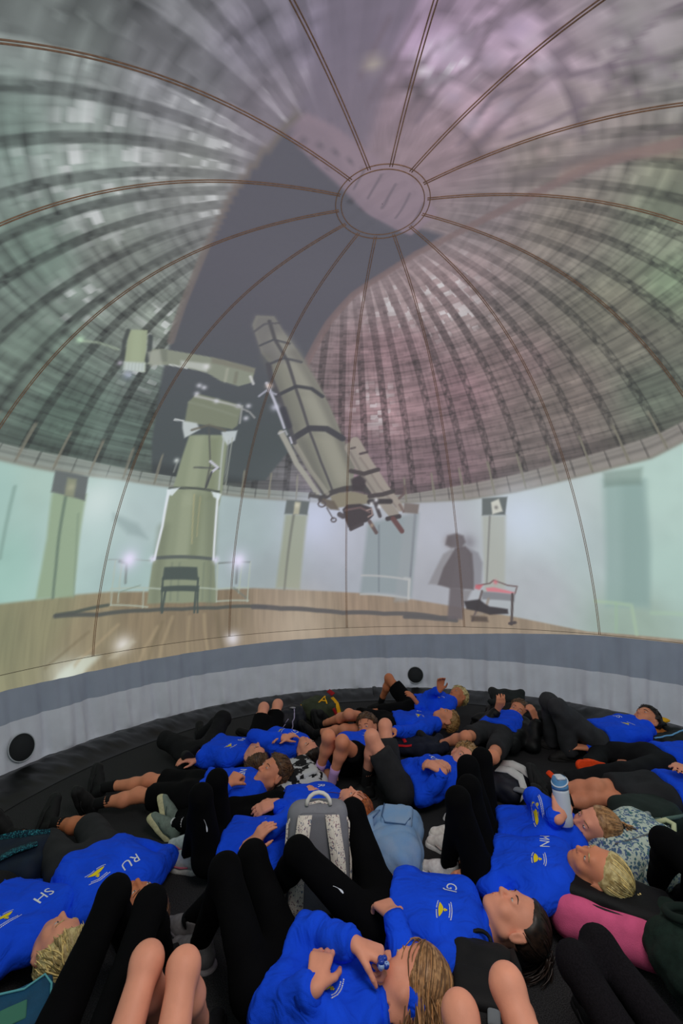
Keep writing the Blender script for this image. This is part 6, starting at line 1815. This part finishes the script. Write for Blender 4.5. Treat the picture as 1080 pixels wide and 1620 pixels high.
part('zip', tube([(-.07, .05, .022), (-.072, -.02, .020), (-.05, -.058, .018), (.05, -.058, .018), (.072, -.02, .020)], .003, 6), mat('blue_seam', (70, 100, 140), .8), p_)
part('carry_loop', tube([(.02 + .032 * math.cos(a), .165 + .022 * math.sin(a), .045) for a in np.linspace(0, math.pi, 7)], .006, 6), SKYB, b)
part('label_tab', soft_box((.020, .006, .0035), .003, .003, 0, 1), DARKZ, b).location = (.06, .152, .070)
part('shoulder_strap', ribbon([(-.10, .12, .06), (-.125, .05, .085), (-.105, -.02, .092), (-.075, -.05, .098)], .040, (.8, .3, 0), .010), SKYB, b)

# flowery backpack under the girl's head at the right
R = frame((.93, .36, .0), (-.36, .92, .12))
b = thing('backpack', 'white and green leaf-patterned backpack under the fair-haired girl at the right', 'backpack', (.875, -.235, .105), R, BAG_GROUP)
LEAF = floral('leaf_print', (196, 208, 196), (74, 118, 122), (88, 104, 150), 60, .50)
part('body', soft_box((.180, .135, .085), .07, .008, .010, 12), LEAF, b)
part('front_pocket', soft_box((.115, .045, .055), .035, .007, .006, 13), LEAF, b).location = (.01, -.125, -.015)
zip_line([(-.15, -.05, .078), (-.05, -.065, .087), (.06, -.065, .087), (.155, -.05, .076)], b, ZIPM)
zip_line([(-.09, -.165, .028), (.0, -.172, .034), (.10, -.166, .028)], b, mat('zip_pale', (168, 176, 160), .6))
part('handle', tube([(.185, .02, .04), (.215, .0, .055), (.218, -.03, .055), (.188, -.05, .04)], .010, 8), mat('cream_webbing', (206, 210, 168), .8), b)
part('zip_tag', ribbon([(.112, -.170, .03), (.120, -.19, .0), (.118, -.20, -.035)], .014, (1, .2, 0), .003), mat('cream_tag', (190, 200, 160), .8), b)
part('shoulder_strap', ribbon([(.14, -.10, .05), (.165, -.14, .0), (.15, -.165, -.05), (.10, -.17, -.085)], .03, (.3, .4, .2), .008), DARKZ, b)

# pink and black bag
R = frame((.86, -.50, -.06), (.50, .86, .05))
b = thing('backpack', 'pink fleece and black bag under the blond girl marked M N', 'backpack', (.575, -.585, .090), R, BAG_GROUP)
PINK = mat('pink_fleece', (226, 96, 142), .95, var=.08, scale=25, bump=.35, bump_scale=350)
part('body', soft_box((.175, .100, .070), .065, .007, .008, 21), PINK, b)
part('black_cover', soft_box((.165, .085, .032), .030, .007, .007, 22), mat('black_nylon', (15, 15, 18), .7, var=.2, scale=14, bump=.2, bump_scale=300), b).location = (.02, .035, .060)
part('pink_flap', soft_box((.045, .050, .022), .020, .006, .005, 23), PINK, b).location = (.165, -.07, -.01)
part('ear_fold', soft_box((.030, .034, .024), .022, .006, .003, 24), PINK, b).location = (-.150, .055, .030)
zip_line([(-.15, -.045, .060), (-.05, -.055, .066), (.06, -.055, .066), (.155, -.045, .056)], b, DARKZ)

# black and white print bag under the brown-haired boys
R = frame((.86, .48, .1), (-.48, .87, .05))
b = thing('backpack', 'black and white camouflage-print bag under the boy with a fist on his chest', 'backpack', (-.570, .470, .075), R, BAG_GROUP)
CAMO = mat('camo_print', (18, 18, 20), .85, rgb2=(196, 198, 200), scale=17)
for e, pos in zip(CAMO.node_tree.nodes['Color Ramp'].color_ramp.elements, (.49, .51)): e.position = pos
part('body', soft_box((.150, .155, .062), .05, .008, .010, 31), CAMO, b)
part('front_pocket', soft_box((.09, .05, .022), .018, .007, .005, 32), CAMO, b).location = (.02, -.07, .058)
zip_line([(-.13, .03, .055), (0, .04, .062), (.13, .03, .055)], b, ZIPM)
part('trim', tube([(-.148, -.10, .02), (-.05, -.156, .03), (.08, -.157, .03), (.150, -.09, .02)], .006, 6), mat('pale_trim', (190, 192, 188), .7), b)

# dark drawstring bag with a white cord near the bare knees
R = frame((.95, .2, .2), (-.2, .97, .05))
b = thing('drawstring_bag', 'dark drawstring bag with white zigzag cord beside the dark-haired boy', 'bag', (-.690, 1.42, .10), R, BAG_GROUP)
NAVY = mat('navy_nylon', (18, 20, 34), .6, var=.2, scale=18, bump=.15, bump_scale=150, spec=.4)
part('body', soft_box((.105, .10, .085), .06, .009, .016, 41), NAVY, b)
part('cord', tube([(-.02, -.095, -.07), (-.018, -.108, -.04), (-.004, -.108, -.015), (.0, -.104, .015), (.018, -.100, .035), (.026, -.085, .06), (.034, -.05, .082)], .0045, 6), mat('white_cord', (190, 180, 214), .7), b)
part('toggle', tube([(.005, -.02, .088), (.025, -.045, .092), (.045, -.05, .088)], [.004, .007, .004], 7), mat('pale_toggle', (170, 168, 176), .5), b)
for k in range(2): part('side_stripe', tube([(-.085 + .03 * k, -.105, -.01 + .03 * k), (-.055 + .03 * k, -.107, .015 + .03 * k)], .003, 5), mat('white_cord', (190, 180, 214), .7), b)

# green jacket with a yellow letter
def heap(h, seed, fold=.02, n=7, res=.011):
    r = np.random.default_rng(seed)
    h = np.asarray(h, float)
    f = Field(-h - .06, h + .06, res)
    f.ell((0, 0, 0), h * .9, None, .03)
    for i in range(n):
        a = r.uniform(-1, 1, 3) * h * np.array([.8, .8, .35]); c = a + r.normal(size=3) * h * np.array([.5, .5, .2])
        q = r.uniform(.25, .42) * h[2] + .012
        f.cone(a, c, q, q * .8, .03)
    f.clip((0, 0, -h[2] * .95), (0, 0, -1), 1.0)
    V, Q = f.mesh()
    return cloth_folds(relax(V, Q, 2), Q, fold, 34, seed), Q


b = thing('jacket', 'dark green jacket with a yellow letter A and stripes near the vinyl margin', 'jacket', (-.480, 1.60, .105), frame((.98, -.1, 0), (.1, .95, .25)), 'jackets on the floor')
OLIVE = mat('dark_green_cotton', (58, 64, 48), .9, var=.15, scale=18, bump=.2, bump_scale=300)
V, Q = heap((.175, .14, .105), 51, .016)
part('body', (V, Q), OLIVE, b)
bv = BVHTree.FromPolygons([Vector(v) for v in V], Q.tolist())
YEL, REDM = mat('gold_felt', (236, 172, 24), .9), mat('crimson_felt', (160, 24, 34), .9)


def drape_strip(name, pts, width, m, parent, bv_, view=(0, -.55, .83), off=.004):
    view = unit(view); pts = np.asarray(pts, float)
    dens_ = np.array([pts[i] + (pts[i + 1] - pts[i]) * t for i in range(len(pts) - 1) for t in np.linspace(0, 1, 8)[:-1]] + [pts[-1]])
    out = []
    for p in dens_:
        h_ = bv_.ray_cast(Vector(p + view * .4), Vector(-view), .9)
        out.append((np.array(h_[0]) if h_[0] is not None else p) + view * off)
    out = np.array(out)
    t = np.gradient(out, axis=0); sd = np.cross(t.mean(0), view)
    return part(name, ribbon(out, width, sd, .004), m, parent)


def letter(name, text, size, c, ex, ey, view, m, parent, bv_, off=.004):
    gv, gf = glyphs(text)
    k = size / .05
    W3 = drape(bv_, [(x * k, y * k) for x, y in gv], np.asarray(c, float), unit(ex), unit(ey), unit(view), off)
    return part(name, (W3, gf), m, parent, False)


letter('letter', 'A', .115, (.035, -.045, .08), (1, -.05, 0), (.1, .83, .55), (0, -.55, .83), YEL, b, bv)
drape_strip('gold_stripe', [(.085, .05, .1), (.135, -.02, .08), (.165, -.10, .03)], .040, YEL, b, bv)
drape_strip('crimson_stripe', [(.06, .11, .1), (.11, .05, .1)], .035, REDM, b, bv)
drape_strip('crimson_stripe', [(.125, -.09, .06), (.165, -.13, .02)], .022, REDM, b, bv)
drape_strip('gold_piping', [(-.155, .0, .05), (-.135, -.06, .04), (-.115, -.11, .0)], .007, YEL, b, bv)

# tan jacket and black striped jacket beneath the dark-haired child
b = thing('jacket', 'tan leather-look jacket with a yellow corner under the dark-haired child', 'jacket', (1.70, .93, .075), frame((.95, .28, 0), (-.28, .95, .1)), 'jackets on the floor')
V, Q = heap((.20, .12, .075), 52, .014)
part('body', (V, Q), mat('tan_suede', (172, 96, 34), .85, var=.15, scale=16, bump=.2, bump_scale=250), b)
part('yellow_corner', soft_box((.075, .028, .010), .009, .006, .006, 8), YEL, b).location = (.15, .02, .085)
part('dark_lining', soft_box((.05, .02, .012), .010, .006, .006, 9), JACKET, b).location = (.11, -.02, .085)
b = thing('jacket', 'black jacket with pale blue piping at the right edge behind orange-soled shoes', 'jacket', (1.86, .80, .070), frame((.97, .2, 0), (-.2, .97, .1)), 'jackets on the floor')
V, Q = heap((.24, .14, .085), 53, .014)
part('body', (V, Q), mat('black_shell', (16, 17, 20), .7, var=.2, scale=14), b)
bv = BVHTree.FromPolygons([Vector(v) for v in V], Q.tolist())
LB = mat('pale_blue_piping', (112, 168, 214), .7)
drape_strip('piping', [(-.19, .03, .05), (-.08, .0, .08), (.05, .04, .08), (.18, .06, .06)], .009, LB, b, bv)
drape_strip('piping', [(-.21, -.06, .04), (-.10, -.07, .06), (.02, -.06, .06)], .009, LB, b, bv)

# black coat spread behind the hooded boy
b = thing('coat', 'black coat with a hood spread on the floor behind the hooded boy', 'coat', (1.02, 1.36, .10), frame((.9, -.4, 0), (.4, .9, .1)), 'jackets on the floor')
V, Q = heap((.26, .15, .12), 54, .016)
part('body', (V, Q), JACKET, b)
V, Q = heap((.11, .09, .06), 55, .012)
part('hood', (V, Q), mat('coat_lining', (26, 30, 30), .8, var=.2, scale=14), b).location = (-.10, .08, .10)

# navy coat with red trim between the boys
b = thing('jacket', 'navy jacket with red trim lying beside the child in the hooded blue top', 'jacket', (.215, .93, .060), frame((.95, -.2, 0), (.2, .95, .1)), 'jackets on the floor')
V, Q = heap((.21, .11, .060), 56, .014)
part('body', (V, Q), mat('navy_cotton', (22, 26, 44), .85, var=.2, scale=16, bump=.2, bump_scale=250), b)
bv = BVHTree.FromPolygons([Vector(v) for v in V], Q.tolist())
RT = mat('red_trim', (206, 24, 34), .7)
drape_strip('red_trim', [(-.13, .06, .05), (-.115, .0, .06), (-.09, -.05, .05)], .020, RT, b, bv)
drape_strip('red_trim', [(-.15, -.06, .04), (-.09, -.075, .04), (-.05, -.07, .04)], .014, RT, b, bv)

# black bag with white straps
b = thing('shoulder_bag', 'black bag with two broad white straps behind black-legging knees', 'bag', (.60, .40, .055), frame((.8, -.6, 0), (.6, .8, 0)), BAG_GROUP)
part('body', soft_box((.10, .12, .052), .045, .008, .012, 61), NAVY, b)
WST = mat('white_strap', (206, 204, 204), .8, var=.06, scale=30)
part('strap', ribbon([(-.06, .10, .060), (.0, .085, .078), (.06, .075, .070), (.11, .07, .045)], .048, (.15, .9, .35), .006), WST, b)
part('strap', ribbon([(-.05, .0, .070), (.02, -.005, .080), (.085, -.035, .070), (.115, -.08, .030), (.112, -.115, .0)], .044, (.35, .8, .4), .006), WST, b)
part('buckle', soft_box((.03, .022, .008), .007, .005, 0, 1), mat('buckle_grey', (120, 122, 128), .5), b).location = (.095, -.10, .035)

# black rucksack with a grey tab behind the long-haired girl
b = thing('backpack', 'black rucksack with a grey tab behind the long-haired girl', 'backpack', (.085, -.840, .085), frame((.95, -.3, 0), (.3, .92, .2)), BAG_GROUP)
BN = mat('black_nylon', (15, 15, 18), .7, var=.2, scale=14, bump=.2, bump_scale=300)
part('body', soft_box((.105, .125, .075), .06, .008, .010, 71), BN, b)
part('front_pocket', soft_box((.07, .05, .02), .016, .007, .004, 72), BN, b).location = (0, -.04, .072)
part('tab', soft_box((.017, .034, .005), .004, .004, 0, 1), mat('grey_webbing', (116, 122, 128), .8), b).location = (.035, -.085, .080)
part('strap', ribbon([(.08, .10, .05), (.095, .03, .075), (.092, -.05, .072), (.07, -.11, .04)], .03, (.9, .1, .3), .008), BN, b)
part('handle', tube([(.03 * math.cos(a), .12 + .03 * math.sin(a), .04) for a in np.linspace(0, math.pi, 8)], .006, 6), BN, b)

# dark green rucksack at the right edge
b = thing('backpack', 'dark green rucksack with grey clips behind the leaf-patterned bag', 'backpack', (1.10, .02, .080), frame((.97, .2, 0), (-.2, .97, .1)), BAG_GROUP)
DG = mat('dark_green_nylon', (26, 38, 34), .75, var=.2, scale=14, bump=.2, bump_scale=300)
part('body', soft_box((.150, .095, .070), .055, .008, .012, 81), DG, b)
for k in range(2): part('clip', soft_box((.014, .010, .018), .006, .004, 0, 1), mat('clip_grey', (140, 146, 146), .5), b).location = (-.11 + .05 * k, -.075, .055)
part('grey_band', ribbon([(-.03, -.085, .040), (.06, -.092, .042), (.15, -.085, .036)], .016, (0, .3, 1), .005), mat('grey_green_band', (92, 116, 108), .8), b)

# dark green jumper at the lower right edge
b = thing('jumper', 'dark green fleece jumper bundled at the lower right edge', 'jumper', (.70, -.80, .125), frame((1, 0, 0), (0, 1, 0)), 'jackets on the floor')
V, Q = heap((.12, .15, .105), 57, .012)
part('body', (V, Q), mat('bottle_green_fleece', (24, 40, 34), .95, var=.2, scale=60, bump=.3, bump_scale=300), b)
v, q = ring(np.array([.02, .03, .105]), (0, .3, 1), .055, .012)
part('collar', (v, q), mat('bottle_green_rib', (20, 34, 29), .95), b)

# teal bag with a clear window at the lower left corner
b = thing('backpack', 'teal mesh-pocket bag with pale piping at the lower left corner', 'backpack', (-1.165, -.905, .055), frame((.86, .50, .05), (-.48, .80, .35)) * .85, BAG_GROUP)
TEAL = mat('teal_nylon', (20, 74, 108), .6, var=.15, scale=20, bump=.4, bump_scale=500)
part('body', soft_box((.135, .110, .075), .05, .007, .008, 91), mat('navy_teal', (14, 40, 66), .7, var=.2, scale=20), b)
pk = part('mesh_pocket', soft_box((.098, .068, .016), .014, .006, .003, 92), TEAL, b); pk.location = (.02, .03, .076)
part('piping', tube([(-.095, -.05, .014), (-.088, .05, .016), (-.045, .064, .018), (.02, .048, .018), (.075, .064, .018), (.094, .03, .016), (.092, -.05, .014)], .0035, 6), mat('pale_teal_piping', (96, 176, 186), .6), pk)
part('pocket_paper', soft_box((.036, .026, .003), .002, .003, .002, 93), mat('green_paper', (66, 124, 104), .7), pk).location = (-.005, -.01, .017)
part('cyan_panel', soft_box((.060, .030, .02), .016, .006, .004, 94), mat('cyan_nylon', (22, 140, 190), .6), b).location = (-.05, -.085, .072)
part('clip', soft_box((.012, .022, .008), .006, .004, 0, 1), mat('green_clip', (30, 120, 90), .4), b).location = (.135, .06, .04)
part('strap', ribbon([(-.13, -.03, .06), (-.05, -.055, .088), (.05, -.05, .088), (.13, -.06, .05)], .016, (.1, .9, .2), .006), DARKZ, b)

# navy bag with a teal patterned strap at the left edge
b = thing('backpack', 'navy bag with a teal woven strap at the left edge', 'backpack', (-1.640, -.265, .085), frame((.95, .25, 0), (-.25, .95, .1)), BAG_GROUP)
part('body', soft_box((.15, .12, .080), .055, .008, .010, 95), mat('deep_navy', (12, 26, 46), .75, var=.2, scale=18), b)
WOV = floral('teal_weave', (14, 44, 60), (44, 150, 168), (80, 180, 190), 120, .34)
part('strap', ribbon([(-.08, -.09, .062), (-.03, -.06, .085), (.03, -.02, .092), (.10, .02, .085)], .045, (.4, -.8, .2), .008), WOV, b)
part('top_band', ribbon([(-.12, .10, .070), (0, .105, .082), (.12, .10, .070)], .026, (0, .6, .8), .006), WOV, b)

# water bottle held by the fair-haired girl
c = np.array([.600, -.262, .300]); upv = unit((-.03, .10, 1.0))
b = thing('water_bottle', 'white water bottle with a pale blue lid held by the fair-haired girl', 'bottle', c, frame((1, 0, .03), (-.03, .995, -.1)) * .92)
BW, BL = mat('bottle_white', (206, 214, 226), .35, spec=.5), mat('bottle_blue_lid', (84, 140, 190), .4, spec=.5)


def lathe(prof, sides=28):
    V, F = [], []
    for r_, z in prof:
        for k in range(sides):
            a = 2 * math.pi * k / sides; V.append((r_ * math.cos(a), r_ * math.sin(a), z))
    for i in range(len(prof) - 1):
        for k in range(sides):
            l = (k + 1) % sides; F.append((i * sides + k, i * sides + l, (i + 1) * sides + l, (i + 1) * sides + k))
    F.append(tuple(range(sides))[::-1]); F.append(tuple((len(prof) - 1) * sides + k for k in range(sides)))
    return np.array(V), F


part('body', lathe([(.028, -.10), (.033, -.095), (.034, -.06), (.034, .035), (.033, .048)]), BW, b)
lid = part('lid', lathe([(.0345, .046), (.0350, .060), (.0335, .062), (.032, .080), (.026, .094), (.020, .098)]), BL, b)
part('flip_cap', soft_box((.020, .026, .007), .006, .004, 0, 1), BW, lid).location = (0, -.006, .093)
part('carry_ring', tube([(.034 * math.cos(a), .030 * math.sin(a) - .004, .075 + .014 * math.sin(a + .6)) for a in np.linspace(0, 2 * math.pi, 21)[:-1]], .0032, 6, True), BW, lid)

# little blue toy in the long-haired girl's hand
c = (-.185, -.910, .235)
b = thing('toy', 'small blue bead toy in the hand of the long-haired girl', 'toy', c)
TB, TW = mat('toy_blue', (22, 60, 170), .3, spec=.6), mat('toy_pale', (150, 178, 226), .3, spec=.6)
r = np.random.default_rng(5)
for i in range(9):
    d = unit(r.normal(size=3)) * .011
    f = Field((-.013, -.013, -.013), (.013, .013, .013), .0022)
    f.ell((0, 0, 0), (.0085, .0075, .008), None, 0); f.ell((0, 0, .008), (.003, .003, .005), None, .001, sub=True)
    V, Q = f.mesh()
    o = part('bead', (V, Q), TB if i % 3 else TW, b); o.location = d
